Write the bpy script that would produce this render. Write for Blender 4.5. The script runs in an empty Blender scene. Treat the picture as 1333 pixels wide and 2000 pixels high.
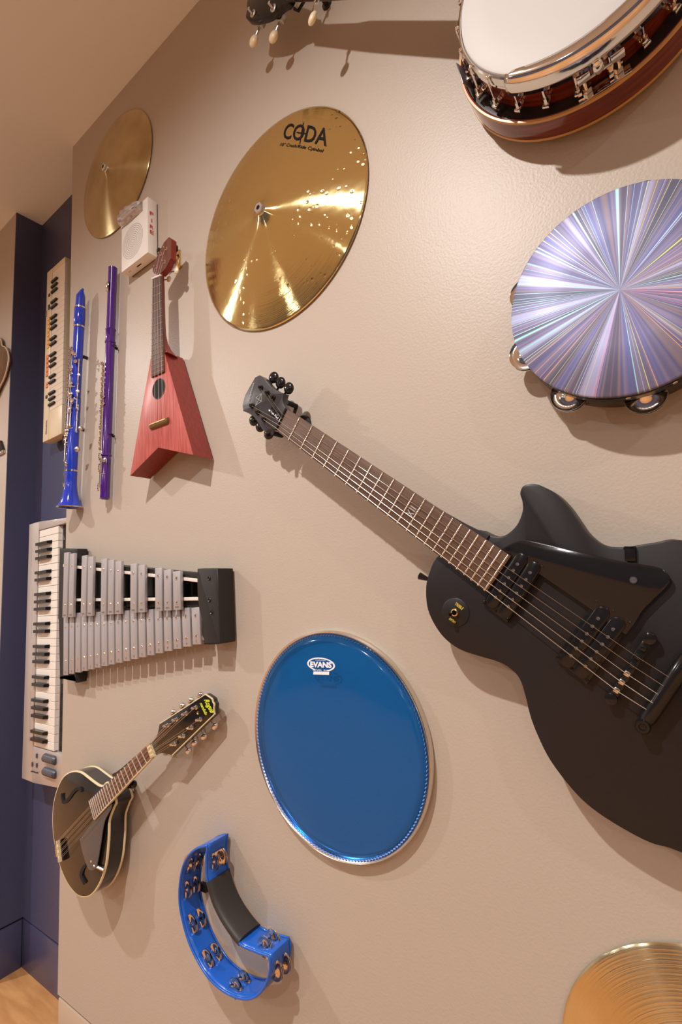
import bpy, bmesh, math, random
from mathutils import Vector, Matrix
random.seed(7)
C = bpy.context.scene.collection
S = bpy.context.scene
PI = math.pi
# ------------------------------------------------------------------ camera
W_, H_ = 1333, 2000
FPX = 968.75                       # focal length in pixels of the 1333x2000 frame
CAM = Vector((0.0, -0.70, 1.124))  # 70 cm in front of the instrument wall (the plane y = 0)
R = Matrix(((0.80391092, -0.57679388, 0.14503809),
            (0.59092447, 0.80223978, -0.08496828),
            (-0.06734614, 0.15401348, 0.98577094)))   # columns: right, forward, up
cd = bpy.data.cameras.new('camera'); cam = bpy.data.objects.new('camera', cd); C.objects.link(cam)
cd.sensor_fit = 'VERTICAL'; cd.sensor_height = 36.0; cd.lens = 36.0 * FPX / H_
cd.clip_start = 0.01; cd.clip_end = 60
rt, fw, up = R.col[0], R.col[1], R.col[2]
M4 = Matrix(((rt[0], up[0], -fw[0], CAM[0]), (rt[1], up[1], -fw[1], CAM[1]), (rt[2], up[2], -fw[2], CAM[2]), (0, 0, 0, 1)))
cam.matrix_world = M4
S.camera = cam
# ------------------------------------------------------------------ world, lamps, exposure
S.view_settings.view_transform = 'Standard'; S.view_settings.look = 'None'
S.view_settings.gamma = 1; S.view_settings.use_curve_mapping = False
S.view_settings.exposure = 0.37
wd = bpy.data.worlds.new('world'); S.world = wd; wd.use_nodes = True
wd.node_tree.nodes['Background'].inputs[0].default_value = (1.0, 0.9, 0.8, 1)
wd.node_tree.nodes['Background'].inputs[1].default_value = 0.03
CEIL = 2.651
LAMP_W = 102
lamps = []
for yy, pw in ((-1.22, 1.0), (-3.65, .8)):
    for xx in (-4.9, -2.71, -0.53, 1.65, 3.8):
        l = bpy.data.lights.new('downlight_beam', 'SPOT'); l.energy = LAMP_W * pw
        if yy == -1.22 and xx == -2.71: l.energy *= 1.0
        if yy == -1.22 and xx == -0.53: l.energy *= 1.08
        if yy == -1.22 and xx > 1: l.energy *= 0.3
        if yy == -1.22 and xx < -3: l.energy *= 0.6
        l.color = (1.0, 0.965, 0.93); l.spot_size = math.radians(170); l.spot_blend = 0.85
        l.shadow_soft_size = 0.022
        o = bpy.data.objects.new('downlight_beam', l); o.location = (xx, yy, CEIL - 0.03); C.objects.link(o)
        lamps.append((xx, yy))

# ------------------------------------------------------------------ materials
def mat(name, col, rough=0.5, metal=0.0, coat=0.0, spec=0.5, bump=None, grain=None, aniso=0.0, trans=0.0, ior=1.45, var=None, sheen=0):
    m = bpy.data.materials.new(name); m.use_nodes = True
    nt = m.node_tree; b = nt.nodes['Principled BSDF']
    b.inputs['Base Color'].default_value = (*col, 1); b.inputs['Roughness'].default_value = rough
    b.inputs['Metallic'].default_value = metal; b.inputs['Coat Weight'].default_value = coat
    b.inputs['Coat Roughness'].default_value = 0.06
    b.inputs['Specular IOR Level'].default_value = spec
    b.inputs['Transmission Weight'].default_value = trans; b.inputs['IOR'].default_value = ior
    tc = nt.nodes.new('ShaderNodeTexCoord')
    if var:   # soft colour variation (other colour, scale, stretch)
        n = nt.nodes.new('ShaderNodeTexNoise'); n.inputs['Scale'].default_value = var[1]; n.inputs['Detail'].default_value = 4
        mp = nt.nodes.new('ShaderNodeMapping'); mp.inputs['Scale'].default_value = var[2]
        mx = nt.nodes.new('ShaderNodeMix'); mx.data_type = 'RGBA'
        mx.inputs[6].default_value = (*col, 1); mx.inputs[7].default_value = (*var[0], 1)
        rp = nt.nodes.new('ShaderNodeMapRange'); rp.inputs[1].default_value = .35; rp.inputs[2].default_value = .65
        nt.links.new(tc.outputs['Object'], mp.inputs[0]); nt.links.new(mp.outputs[0], n.inputs['Vector'])
        nt.links.new(n.outputs[0], rp.inputs[0]); nt.links.new(rp.outputs[0], mx.inputs[0]); nt.links.new(mx.outputs[2], b.inputs['Base Color'])
    if bump:  # (scale, strength, distance)
        n = nt.nodes.new('ShaderNodeTexNoise'); n.inputs['Scale'].default_value = bump[0]; n.inputs['Detail'].default_value = 3
        bp = nt.nodes.new('ShaderNodeBump'); bp.inputs['Strength'].default_value = bump[1]; bp.inputs['Distance'].default_value = bump[2]
        nt.links.new(tc.outputs['Object'], n.inputs['Vector']); nt.links.new(n.outputs[0], bp.inputs['Height']); nt.links.new(bp.outputs[0], b.inputs['Normal'])
    return m

def cymbal_mat(name, col, rough, hammer=0.0, dirt=None, rings=520, ringdist=0.00005, aniso=0.94):
    m = mat(name, col, rough, 1.0)
    nt = m.node_tree; b = nt.nodes['Principled BSDF']; L = nt.links
    tg = nt.nodes.new('ShaderNodeTangent'); tg.direction_type = 'RADIAL'; tg.axis = 'Z'
    L.new(tg.outputs[0], b.inputs['Tangent']); b.inputs['Anisotropic'].default_value = aniso; b.inputs['Anisotropic Rotation'].default_value = 0.25
    tc = nt.nodes.new('ShaderNodeTexCoord')
    sx = nt.nodes.new('ShaderNodeSeparateXYZ'); L.new(tc.outputs['Object'], sx.inputs[0])
    cx = nt.nodes.new('ShaderNodeCombineXYZ'); L.new(sx.outputs[0], cx.inputs[0]); L.new(sx.outputs[1], cx.inputs[1])
    ln = nt.nodes.new('ShaderNodeVectorMath'); ln.operation = 'LENGTH'; L.new(cx.outputs[0], ln.inputs[0])
    wv = nt.nodes.new('ShaderNodeTexNoise'); wv.noise_dimensions = '1D'; wv.inputs['Scale'].default_value = rings; wv.inputs['Detail'].default_value = 2
    L.new(ln.outputs['Value'], wv.inputs['W'])
    bp = nt.nodes.new('ShaderNodeBump'); bp.inputs['Strength'].default_value = 1.0; bp.inputs['Distance'].default_value = ringdist
    L.new(wv.outputs[0], bp.inputs['Height'])
    last = bp
    # broad uneven hammering
    nz = nt.nodes.new('ShaderNodeTexNoise'); nz.inputs['Scale'].default_value = 38; nz.inputs['Detail'].default_value = 1
    L.new(cx.outputs[0], nz.inputs['Vector'])
    b2 = nt.nodes.new('ShaderNodeBump'); b2.inputs['Strength'].default_value = 0.6; b2.inputs['Distance'].default_value = 0.0004
    L.new(nz.outputs[0], b2.inputs['Height']); L.new(last.outputs[0], b2.inputs['Normal']); last = b2
    if hammer:
        vo = nt.nodes.new('ShaderNodeTexVoronoi'); vo.inputs['Scale'].default_value = 78; vo.inputs['Randomness'].default_value = 0.75
        L.new(cx.outputs[0], vo.inputs['Vector'])
        mr = nt.nodes.new('ShaderNodeMapRange'); mr.interpolation_type = 'SMOOTHSTEP'
        mr.inputs[1].default_value = 0.0; mr.inputs[2].default_value = 0.33
        L.new(vo.outputs['Distance'], mr.inputs[0])
        ms = nt.nodes.new('ShaderNodeTexNoise'); ms.inputs['Scale'].default_value = 7; L.new(cx.outputs[0], ms.inputs['Vector'])
        m2 = nt.nodes.new('ShaderNodeMapRange'); m2.inputs[1].default_value = .47; m2.inputs[2].default_value = .56; L.new(ms.outputs[0], m2.inputs[0])
        rr = nt.nodes.new('ShaderNodeMapRange'); rr.inputs[1].default_value = .06; rr.inputs[2].default_value = .09; L.new(ln.outputs['Value'], rr.inputs[0])
        mu = nt.nodes.new('ShaderNodeMath'); mu.operation = 'MULTIPLY'; L.new(m2.outputs[0], mu.inputs[0]); L.new(rr.outputs[0], mu.inputs[1])
        b3 = nt.nodes.new('ShaderNodeBump'); b3.inputs['Distance'].default_value = hammer
        L.new(mu.outputs[0], b3.inputs['Strength']); L.new(mr.outputs[0], b3.inputs['Height']); L.new(last.outputs[0], b3.inputs['Normal']); last = b3
    L.new(last.outputs[0], b.inputs['Normal'])
    if dirt:
        n = nt.nodes.new('ShaderNodeTexNoise'); n.inputs['Scale'].default_value = 9; n.inputs['Detail'].default_value = 5; L.new(cx.outputs[0], n.inputs['Vector'])
        mr = nt.nodes.new('ShaderNodeMapRange'); mr.inputs[1].default_value = .4; mr.inputs[2].default_value = .68; L.new(n.outputs[0], mr.inputs[0])
        mx = nt.nodes.new('ShaderNodeMix'); mx.data_type = 'RGBA'; mx.inputs[6].default_value = (*col, 1); mx.inputs[7].default_value = (*dirt, 1)
        L.new(mr.outputs[0], mx.inputs[0]); L.new(mx.outputs[2], b.inputs['Base Color'])
    return m

def wood_mat(name, c1, c2, rough=0.4, scale=(3, 60, 60), coat=0.0, noise=3.0):
    m = mat(name, c1, rough, coat=coat); nt = m.node_tree; b = nt.nodes['Principled BSDF']; L = nt.links
    tc = nt.nodes.new('ShaderNodeTexCoord'); mp = nt.nodes.new('ShaderNodeMapping'); mp.inputs['Scale'].default_value = scale
    n = nt.nodes.new('ShaderNodeTexNoise'); n.inputs['Scale'].default_value = noise; n.inputs['Detail'].default_value = 6
    mx = nt.nodes.new('ShaderNodeMix'); mx.data_type = 'RGBA'; mx.inputs[6].default_value = (*c1, 1); mx.inputs[7].default_value = (*c2, 1)
    mr = nt.nodes.new('ShaderNodeMapRange'); mr.inputs[1].default_value = .35; mr.inputs[2].default_value = .65
    L.new(tc.outputs['Object'], mp.inputs[0]); L.new(mp.outputs[0], n.inputs['Vector']); L.new(n.outputs[0], mr.inputs[0])
    L.new(mr.outputs[0], mx.inputs[0]); L.new(mx.outputs[2], b.inputs['Base Color'])
    return m

WALLC = (0.475, 0.402, 0.333)
m_wall = mat('beige_wall_paint', WALLC, 0.42, spec=0.45, bump=(260, 0.35, 0.0012))
m_ceil = mat('ceiling_paint', (0.78, 0.81, 0.86), 0.85, spec=0.2)
m_navy = mat('navy_wall_paint', (0.060, 0.063, 0.125), 0.40, spec=0.5, bump=(260, 0.3, 0.001))
m_skirt = mat('beige_gloss_paint', (0.53, 0.41, 0.31), 0.35, spec=0.5)
m_navyskirt = mat('navy_gloss_paint', (0.062, 0.062, 0.125), 0.3, spec=0.6)
m_floor = wood_mat('wood_floor', (0.60, 0.31, 0.125), (0.47, 0.22, 0.08), 0.35, (1.2, 7, 1), noise=6)
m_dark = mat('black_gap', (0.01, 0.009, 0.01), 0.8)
m_room = mat('room_paint', (0.72, 0.71, 0.70), 0.8)
m_roomdark = mat('slate_blue_paint', (0.07, 0.075, 0.12), 0.6)
m_brass = cymbal_mat('bright_brass', (0.88, 0.74, 0.36), 0.105, hammer=0.0006, rings=800, ringdist=0.00010)
m_brass2 = cymbal_mat('aged_bronze', (0.62, 0.50, 0.27), 0.24, dirt=(0.46, 0.34, 0.16), rings=900, ringdist=0.00012)
m_brass3 = cymbal_mat('satin_bronze', (0.78, 0.71, 0.47), 0.22, dirt=(0.66, 0.54, 0.32), rings=420, ringdist=0.00035)
m_chrome = mat('chrome', (0.82, 0.79, 0.76), 0.10, 1.0)
m_fret = mat('fret_silver', (0.74, 0.69, 0.62), 0.35, 0.3)
m_nickel = mat('nickel', (0.72, 0.66, 0.58), 0.22, 1.0)
m_steel = mat('brushed_steel', (0.62, 0.60, 0.58), 0.35, 1.0)
m_gold = mat('gold_plate', (0.75, 0.50, 0.20), 0.25, 1.0)
m_black = mat('gloss_black', (0.010, 0.009, 0.009), 0.16, spec=0.5)
m_satinblack = mat('satin_black', (0.0150, 0.0125, 0.0135), 0.42, spec=0.38, bump=(900, 0.08, 0.0003))
m_greyblack = mat('satin_charcoal', (0.040, 0.036, 0.040), 0.40, spec=0.6)
m_matteblack = mat('matte_black', (0.018, 0.015, 0.014), 0.6)
m_white = mat('white_plastic', (0.80, 0.76, 0.72), 0.4)
m_ink = mat('black_ink', (0.010, 0.008, 0.008), 0.7, spec=0.1)
m_red_ink = mat('red_ink', (0.55, 0.05, 0.05), 0.5)
m_white_ink = mat('white_ink', (0.85, 0.87, 0.92), 0.5)
m_grey_ink = mat('grey_ink', (0.16, 0.15, 0.15), 0.5)
m_lime_ink = mat('lime_ink', (0.62, 0.72, 0.02), 0.5)
m_gold_ink = mat('gold_ink', (0.62, 0.47, 0.06), 0.45)

# ------------------------------------------------------------------ geometry helpers
def ray(px, py):
    return (rt * ((px - 666.5) / FPX) + fw + up * (-(py - 1000.0) / FPX))
def at(px, py, h=0.0):
    """world point seen at a pixel of the photograph, h metres proud of the instrument wall"""
    d = ray(px, py); t = (-h - CAM.y) / d.y
    return CAM + d * t

class Frame:
    """object axes: u along the wall, v across, w out of the wall"""
    def __init__(s, O, U=(1, 0, 0), N=(0, -1, 0)):
        s.O = Vector(O); s.N = Vector(N).normalized(); U = Vector(U); s.U = (U - s.N * U.dot(s.N)).normalized(); s.V = s.N.cross(s.U)
        s.M = Matrix(((s.U[0], s.V[0], s.N[0], s.O[0]), (s.U[1], s.V[1], s.N[1], s.O[1]), (s.U[2], s.V[2], s.N[2], s.O[2]), (0, 0, 0, 1)))
    def uv(s, px, py, w=0.0):
        d = ray(px, py); P0 = s.O + s.N * w; t = (P0 - CAM).dot(s.N) / d.dot(s.N)
        q = CAM + d * t - s.O
        return (q.dot(s.U), q.dot(s.V))
    def p(s, px, py, w=0.0):
        a = s.uv(px, py, w); return Vector((a[0], a[1], w))
    def trace(s, pts, w=0.0):
        return [s.uv(x, y, w) for x, y in pts]

def wallframe(px, py, h=0.0):
    P = at(px, py, h); return Frame((P.x, 0, P.z))

def thing(name, fr, label, cat, group=None, kind=None):
    o = bpy.data.objects.new(name, None); C.objects.link(o); o.empty_display_size = .03
    o.matrix_world = fr.M
    if label: o['label'] = label
    if cat: o['category'] = cat
    if group: o['group'] = group
    if kind: o['kind'] = kind
    return o

def crom(pts, n=5, closed=True):
    """smooth curve through points; a point may carry a third value 1 = keep corner"""
    out = []; N = len(pts)
    rng = range(N) if closed else range(N - 1)
    g = (lambda i: pts[i % N]) if closed else (lambda i: pts[max(0, min(N - 1, i))])
    for i in rng:
        p0, p1, p2, p3 = g(i - 1), g(i), g(i + 1), g(i + 2)
        if len(p1) > 2 and p1[2]: p0 = p1
        if len(p2) > 2 and p2[2]: p3 = p2
        for k in range(n):
            t = k / n; o = []
            for a in range(2):
                m1 = (p2[a] - p0[a]) / 2; m2 = (p3[a] - p1[a]) / 2
                h1 = 2*t**3 - 3*t**2 + 1; h2 = t**3 - 2*t**2 + t; h3 = -2*t**3 + 3*t**2; h4 = t**3 - t**2
                o.append(h1*p1[a] + h2*m1 + h3*p2[a] + h4*m2)
            out.append(tuple(o))
    if not closed: out.append(tuple(pts[-1][:2]))
    return out

def area2(o):
    return sum(o[i][0]*o[(i+1) % len(o)][1] - o[(i+1) % len(o)][0]*o[i][1] for i in range(len(o)))
def offset(o, d):
    """offset closed outline inwards by d (counter-clockwise outlines)"""
    n = len(o); r = []
    for i in range(n):
        a, b, c = o[i-1], o[i], o[(i+1) % n]
        e1 = Vector((b[0]-a[0], b[1]-a[1])); e2 = Vector((c[0]-b[0], c[1]-b[1]))
        if e1.length < 1e-9: e1 = e2
        if e2.length < 1e-9: e2 = e1
        n1 = Vector((-e1.y, e1.x)).normalized(); n2 = Vector((-e2.y, e2.x)).normalized()
        m = (n1 + n2); m = m.normalized() if m.length > 1e-6 else n1
        k = min(2.0, 1 / max(.4, m.dot(n1)))
        r.append((b[0] + m.x*d*k, b[1] + m.y*d*k))
    return r

class MB:
    def __init__(s): s.bm = bmesh.new()
    def face(s, vs):
        try: return s.bm.faces.new(vs)
        except ValueError: return None
    def ring(s, pts): return [s.bm.verts.new(p) for p in pts]
    def bridge(s, a, b, closed=True):
        n = len(a)
        for i in range(n if closed else n-1):
            j = (i+1) % n; s.face([a[i], a[j], b[j], b[i]])
    def box(s, c, d, rot=None, bev=0.0, seg=2):
        r = bmesh.ops.create_cube(s.bm, size=1); vs = r['verts']
        M = Matrix.Translation(c) @ (rot.to_4x4() if rot else Matrix.Identity(4)) @ Matrix.Diagonal((*d, 1))
        bmesh.ops.transform(s.bm, matrix=M, verts=vs)
        if bev:
            es = list({e for v in vs for e in v.link_edges})
            bmesh.ops.bevel(s.bm, geom=es, offset=bev, segments=seg, affect='EDGES', profile=.5)
        return s
    def prism(s, o, w0, w1, bev=0.0, back=0.0, holes=None):
        """outline (u,v) list pushed from w0 to w1, front edge rounded by bev"""
        o = [(q[0], q[1]) for q in o]
        if area2(o) < 0: o = o[::-1]
        rings = []
        if back: rings += [(back, w0), (back*.3, w0+back*.3), (0, w0+back)]
        else: rings += [(0, w0)]
        if bev: rings += [(0, w1-bev), (bev*.3, w1-bev*.3), (bev, w1)]
        else: rings += [(0, w1)]
        prev = None; first = None
        for d, w in rings:
            q = offset(o, d) if d else o
            v = s.ring([(a, b, w) for a, b in q])
            if prev: s.bridge(prev, v)
            else: first = v
            prev = v
        s.face(prev); s.face(first[::-1]); return s
    def tube(s, p0, p1, r0, r1=None, seg=12, cap=True):
        r1 = r0 if r1 is None else r1
        p0 = Vector(p0); p1 = Vector(p1); d = (p1-p0)
        if d.length < 1e-7: return s
        d.normalize(); a = d.orthogonal().normalized(); b = d.cross(a)
        A = s.ring([p0 + (a*math.cos(2*PI*i/seg) + b*math.sin(2*PI*i/seg))*r0 for i in range(seg)])
        B = s.ring([p1 + (a*math.cos(2*PI*i/seg) + b*math.sin(2*PI*i/seg))*r1 for i in range(seg)])
        s.bridge(A, B)
        if cap: s.face(A[::-1]); s.face(B)
        return s
    def path(s, pts, rad, seg=8, closed=False, cap=True):
        pts = [Vector(p) for p in pts]; n = len(pts); prev = None; first = None
        a = None
        for i, p in enumerate(pts):
            q0 = pts[(i-1) % n] if (closed or i) else p; q1 = pts[(i+1) % n] if (closed or i < n-1) else p
            d = (q1-q0).normalized()
            if a is None: a = d.orthogonal().normalized()
            a = (a - d*a.dot(d)).normalized(); b = d.cross(a)
            r = rad[i] if isinstance(rad, (list, tuple)) else rad
            v = s.ring([p + (a*math.cos(2*PI*k/seg) + b*math.sin(2*PI*k/seg))*r for k in range(seg)])
            if prev: s.bridge(prev, v)
            else: first = v
            prev = v
        if closed: s.bridge(prev, first)
        elif cap: s.face(first[::-1]); s.face(prev)
        return s
    def lathe(s, prof, c=(0, 0, 0), axis=(0, 0, 1), seg=48, a0=0, a1=2*PI):
        """prof: (radius, height along axis)"""
        c = Vector(c); d = Vector(axis).normalized()
        a = Vector((1, 0, 0)) if abs(d.x) < .9 else Vector((0, 1, 0)); a = (a - d*a.dot(d)).normalized(); b = d.cross(a)
        full = abs(a1-a0-2*PI) < 1e-6; prev = None
        m = seg if full else seg+1
        for r, h in prof:
            if r < 1e-6 and full: v = [s.bm.verts.new(c + d*h)]
            else: v = s.ring([c + d*h + (a*math.cos(a0+(a1-a0)*k/seg) + b*math.sin(a0+(a1-a0)*k/seg))*r for k in range(m)])
            if prev:
                if len(prev) == 1 and len(v) > 1:
                    for i in range(m): s.face([prev[0], v[i], v[(i+1) % m]])
                elif len(v) == 1 and len(prev) > 1:
                    for i in range(m): s.face([prev[i], prev[(i+1) % m], v[0]])
                elif len(v) > 1: s.bridge(prev, v, full)
            prev = v
        return s
    def ball(s, c, r, sc=(1, 1, 1), seg=14, rot=None):
        q = bmesh.ops.create_uvsphere(s.bm, u_segments=seg, v_segments=max(6, seg//2), radius=r)
        M = Matrix.Translation(c) @ (rot.to_4x4() if rot else Matrix.Identity(4)) @ Matrix.Diagonal((*sc, 1))
        bmesh.ops.transform(s.bm, matrix=M, verts=q['verts']); return s
    def quad(s, pts):
        s.face(s.ring(pts)); return s
    def build(s, name, m, parent=None, ang=35, label=None, recalc=True, solid=0.0):
        me = bpy.data.meshes.new(name)
        if recalc: bmesh.ops.recalc_face_normals(s.bm, faces=s.bm.faces[:])
        s.bm.to_mesh(me); s.bm.free(); me.materials.append(m)
        me.shade_smooth(); me.set_sharp_from_angle(angle=math.radians(ang))
        o = bpy.data.objects.new(name, me); C.objects.link(o)
        if parent: o.parent = parent
        if label: o['label'] = label
        if solid:
            md = o.modifiers.new('solid', 'SOLIDIFY'); md.thickness = solid; md.offset = 0
        return o

def inst(o, parent, loc=None, rot=None):
    c = o.copy(); C.objects.link(c); c.parent = parent
    if loc is not None: c.location = loc
    if rot is not None: c.rotation_euler = rot
    return c

def text(name, body, m, parent, p0, p1, p2, drape=None, shear=0.0, bold=0.0, lift=0.0006, thick=0.0):
    """lettering laid in an object plane: p0 lower left, p1 lower right, p2 upper left of the word (u, v, w)"""
    cu = bpy.data.curves.new(name, 'FONT'); cu.body = body; cu.offset = bold; cu.shear = shear; cu.extrude = 0; cu.resolution_u = 3
    tmp = bpy.data.objects.new(name, cu); C.objects.link(tmp)
    dg = bpy.context.evaluated_depsgraph_get(); me = bpy.data.meshes.new_from_object(tmp.evaluated_get(dg))
    bpy.data.objects.remove(tmp); bpy.data.curves.remove(cu)
    xs = [v.co.x for v in me.vertices]; ys = [v.co.y for v in me.vertices]
    x0, x1, y0, y1 = min(xs), max(xs), min(ys), max(ys)
    p0, p1, p2 = Vector(p0), Vector(p1), Vector(p2); nn = (p1-p0).cross(p2-p0).normalized()
    for v in me.vertices:
        q = p0 + (p1-p0)*((v.co.x-x0)/(x1-x0)) + (p2-p0)*((v.co.y-y0)/(y1-y0)) + nn*lift
        if drape: q.z = drape(q.x, q.y) + lift
        v.co = q
    me.materials.clear(); me.materials.append(m)
    o = bpy.data.objects.new(name, me); C.objects.link(o); o.parent = parent
    return o

# ------------------------------------------------------------------ the room
def struct(name, mb, m, parent=None, ang=35):
    o = mb.build(name, m, parent, ang)
    if not parent: o['kind'] = 'structure'
    return o
XN0, XN1, ND, GAP = -1.957, -1.507, 0.0935, 0.138   # niche from XN0 to XN1, its depth, skirting height
XL, XR, YB, T = -6.2, 4.6, -4.75, 0.12
# instrument wall, with the navy niche cut in it
mb = MB().box(((XN1+XR)/2, 0.15, (GAP+.006+CEIL)/2), (XR-XN1, 0.30, CEIL-GAP-.006)); struct('wall_right', mb, m_wall)
mb = MB().box(((XN0+XL)/2, 0.15, (GAP+.006+CEIL)/2), (XN0-XL, 0.30, CEIL-GAP-.006)); struct('wall_left', mb, m_wall)
mb = MB().box(((XN0+XN1)/2, ND+0.10, (GAP+.006+CEIL)/2), (XN1-XN0-.0004, 0.20, CEIL-GAP-.006)); struct('wall_niche_back', mb, m_navy)
mb = MB().box((XN0+.0015, ND/2+.0005, (GAP+.006+CEIL)/2), (0.003, ND-.001, CEIL-GAP-.006)); struct('wall_niche_side', mb, m_navy)
mb = MB().box((XN1-.001, ND/2+.0005, (GAP+.006+CEIL)/2), (0.002, ND-.001, CEIL-GAP-.006)); struct('wall_niche_edge', mb, m_navy)
# recessed shadow line and skirting boards
mb = MB().box(((XN1+XR)/2, 0.16, GAP/2+.003), (XR-XN1, 0.28, GAP+.006)); struct('trim_1', mb, m_dark)
mb = MB().box(((XN0+XL)/2, 0.16, GAP/2+.003), (XN0-XL, 0.28, GAP+.006)); struct('trim_2', mb, m_dark)
mb = MB().box(((XN0+XN1)/2, ND+0.11, GAP/2+.003), (XN1-XN0, 0.18, GAP+.006)); struct('trim_3', mb, m_dark)
mb = MB().box(((XN1+XR)/2+.003, 0.010, GAP/2), (XR-XN1-.006, 0.021, GAP), bev=.0012); struct('baseboard_right', mb, m_skirt)
mb = MB().box(((XN0+XL)/2, 0.010, GAP/2), (XN0-XL, 0.021, GAP), bev=.0012); struct('baseboard_left', mb, m_skirt)
mb = MB().box(((XN0+XN1)/2, ND+0.010, GAP/2), (XN1-XN0-.007, 0.021, GAP), bev=.0012); struct('baseboard_niche_back', mb, m_navyskirt)
mb = MB().box((XN0+.0025, ND/2-.0005, GAP/2), (0.007, ND-.003, GAP), bev=.0012); struct('baseboard_niche_side', mb, m_navyskirt)
mb = MB().box(((XL+XR)/2, YB/2+.2, -0.05), (XR-XL+.4, -YB+.8, 0.1)); struct('floor', mb, m_floor)
mb = MB().box(((XL+XR)/2, YB/2+.2, CEIL+0.05), (XR-XL+.4, -YB+.8, 0.1)); struct('ceiling', mb, m_ceil)
mb = MB().box((XL-.05, YB/2, CEIL/2), (0.1, -YB, CEIL)); struct('wall_far_left', mb, m_room)
mb = MB().box((XR+.05, YB/2, CEIL/2), (0.1, -YB, CEIL)); struct('wall_far_right', mb, m_room)
mb = MB().box(((XL+XR)/2, YB-.05, CEIL/2), (XR-XL, 0.1, CEIL)); struct('wall_behind', mb, m_roomdark)

# ------------------------------------------------------------------ cymbals
def cymbal(c, Rr, wr, apex, bellr, bellh, m, label, boltr, group='cymbals mounted on the wall'):
    fr = Frame((c[0], 0, c[1])); t = thing('cymbal', fr, label, 'cymbal', group)
    bow = apex - wr - bellh
    def prof(r):
        q = min(1.0, r/Rr)
        return wr + bow*(1 - q**1.7) + bellh*math.exp(-(r/bellr)**2)
    n = 46; top = [(Rr*(i/n), prof(Rr*i/n)) for i in range(n+1)]
    mb = MB(); mb.lathe(top + [(Rr+.0003, wr-.0006)] + [(r, w-.0013) for r, w in reversed(top)], seg=128)
    mb.build('disc', m, t, ang=60)
    b = MB(); z = apex
    b.lathe([(0, z-.004), (boltr*.35, z-.004), (boltr*.42, z+.006), (boltr*.9, z+.006), (boltr, z+.004), (boltr, z-.001), (boltr*1.1, z-.003)], seg=6)
    bo = b.build('mounting_bolt', m_steel, t, ang=20)
    s_ = MB(); s_.lathe([(0, z+.0045), (boltr*.42, z+.0045), (boltr*.42, z+.0062)], seg=12); s_.build('socket', m_ink, bo)
    st = MB(); st.tube((0, 0, 0), (0, 0, z-.004), boltr*.8, seg=16); st.build('standoff', m_matteblack, t)
    return t, fr, prof
def k_(h): return (0.70-h)/0.70
hc = .004
t, fr, pf = cymbal((-0.6194*k_(hc), 0.7670*k_(hc)+1.124), 0.2288*k_(hc), hc, 0.050, .022, .012, m_brass,
    'bright golden cymbal printed with black lettering, largest disc of the wall', .0118)
def drape(u, v): return pf(math.hypot(u, v))
def lay(px, py, w):   # point on the cymbal bow under a pixel
    for _ in range(4):
        q = fr.uv(px, py, w); w = drape(*q)
    return Vector((q[0], q[1], w))
text('lettering', 'CODA', m_ink, t, lay(551, 271, .03), lay(638, 286.5, .03), lay(560, 241, .03), drape, bold=.012)
o1 = lay(589.5, 260, .03); e1 = lay(598, 261.5, .03)-o1; e2 = lay(592.5, 243.5, .03)-o1
mb = MB()
for a, b, wd_ in ((-1.25, 1.25, .0012),):
    pass
def stripe(mb, P, Q, hw, n=6):
    P = Vector(P); Q = Vector(Q); d = (Q-P).normalized(); s_ = Vector((-d.y, d.x, 0)).normalized()*hw; pr = None
    for i in range(n+1):
        c = P+(Q-P)*i/n; A = c+s_; B = c-s_
        A.z = drape(A.x, A.y)+.0006; B.z = drape(B.x, B.y)+.0006
        v = mb.ring([A, B])
        if pr: mb.face([pr[0], pr[1], v[1], v[0]])
        pr = v
stripe(mb, o1-e1*1.2, o1+e1*1.2, .0011); stripe(mb, o1-e2*1.25, o1+e2*1.25, .0011)
mb.build('lettering_cross', m_ink, t)
text('lettering', '18" Crash/Ride Cymbal', m_ink, t, lay(546.5, 287, .03), lay(632, 300.5, .03), lay(548.5, 279, .03), drape, shear=.3, bold=.01)
hc = .004
cymbal((-1.2433*k_(hc), 1.2594*k_(hc)+1.124), 0.1854*k_(hc), hc, 0.036, .018, .009, m_brass2,
    'small aged bronze cymbal high up near the ceiling, behind the fire alarm', .0115)
cymbal((-0.0553*k_(hc), -0.5805*k_(hc)+1.124), 0.1721*k_(hc), hc, 0.040, .020, .010, m_brass3,
    'satin bronze cymbal at the bottom, below the black electric guitar', .009)

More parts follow.
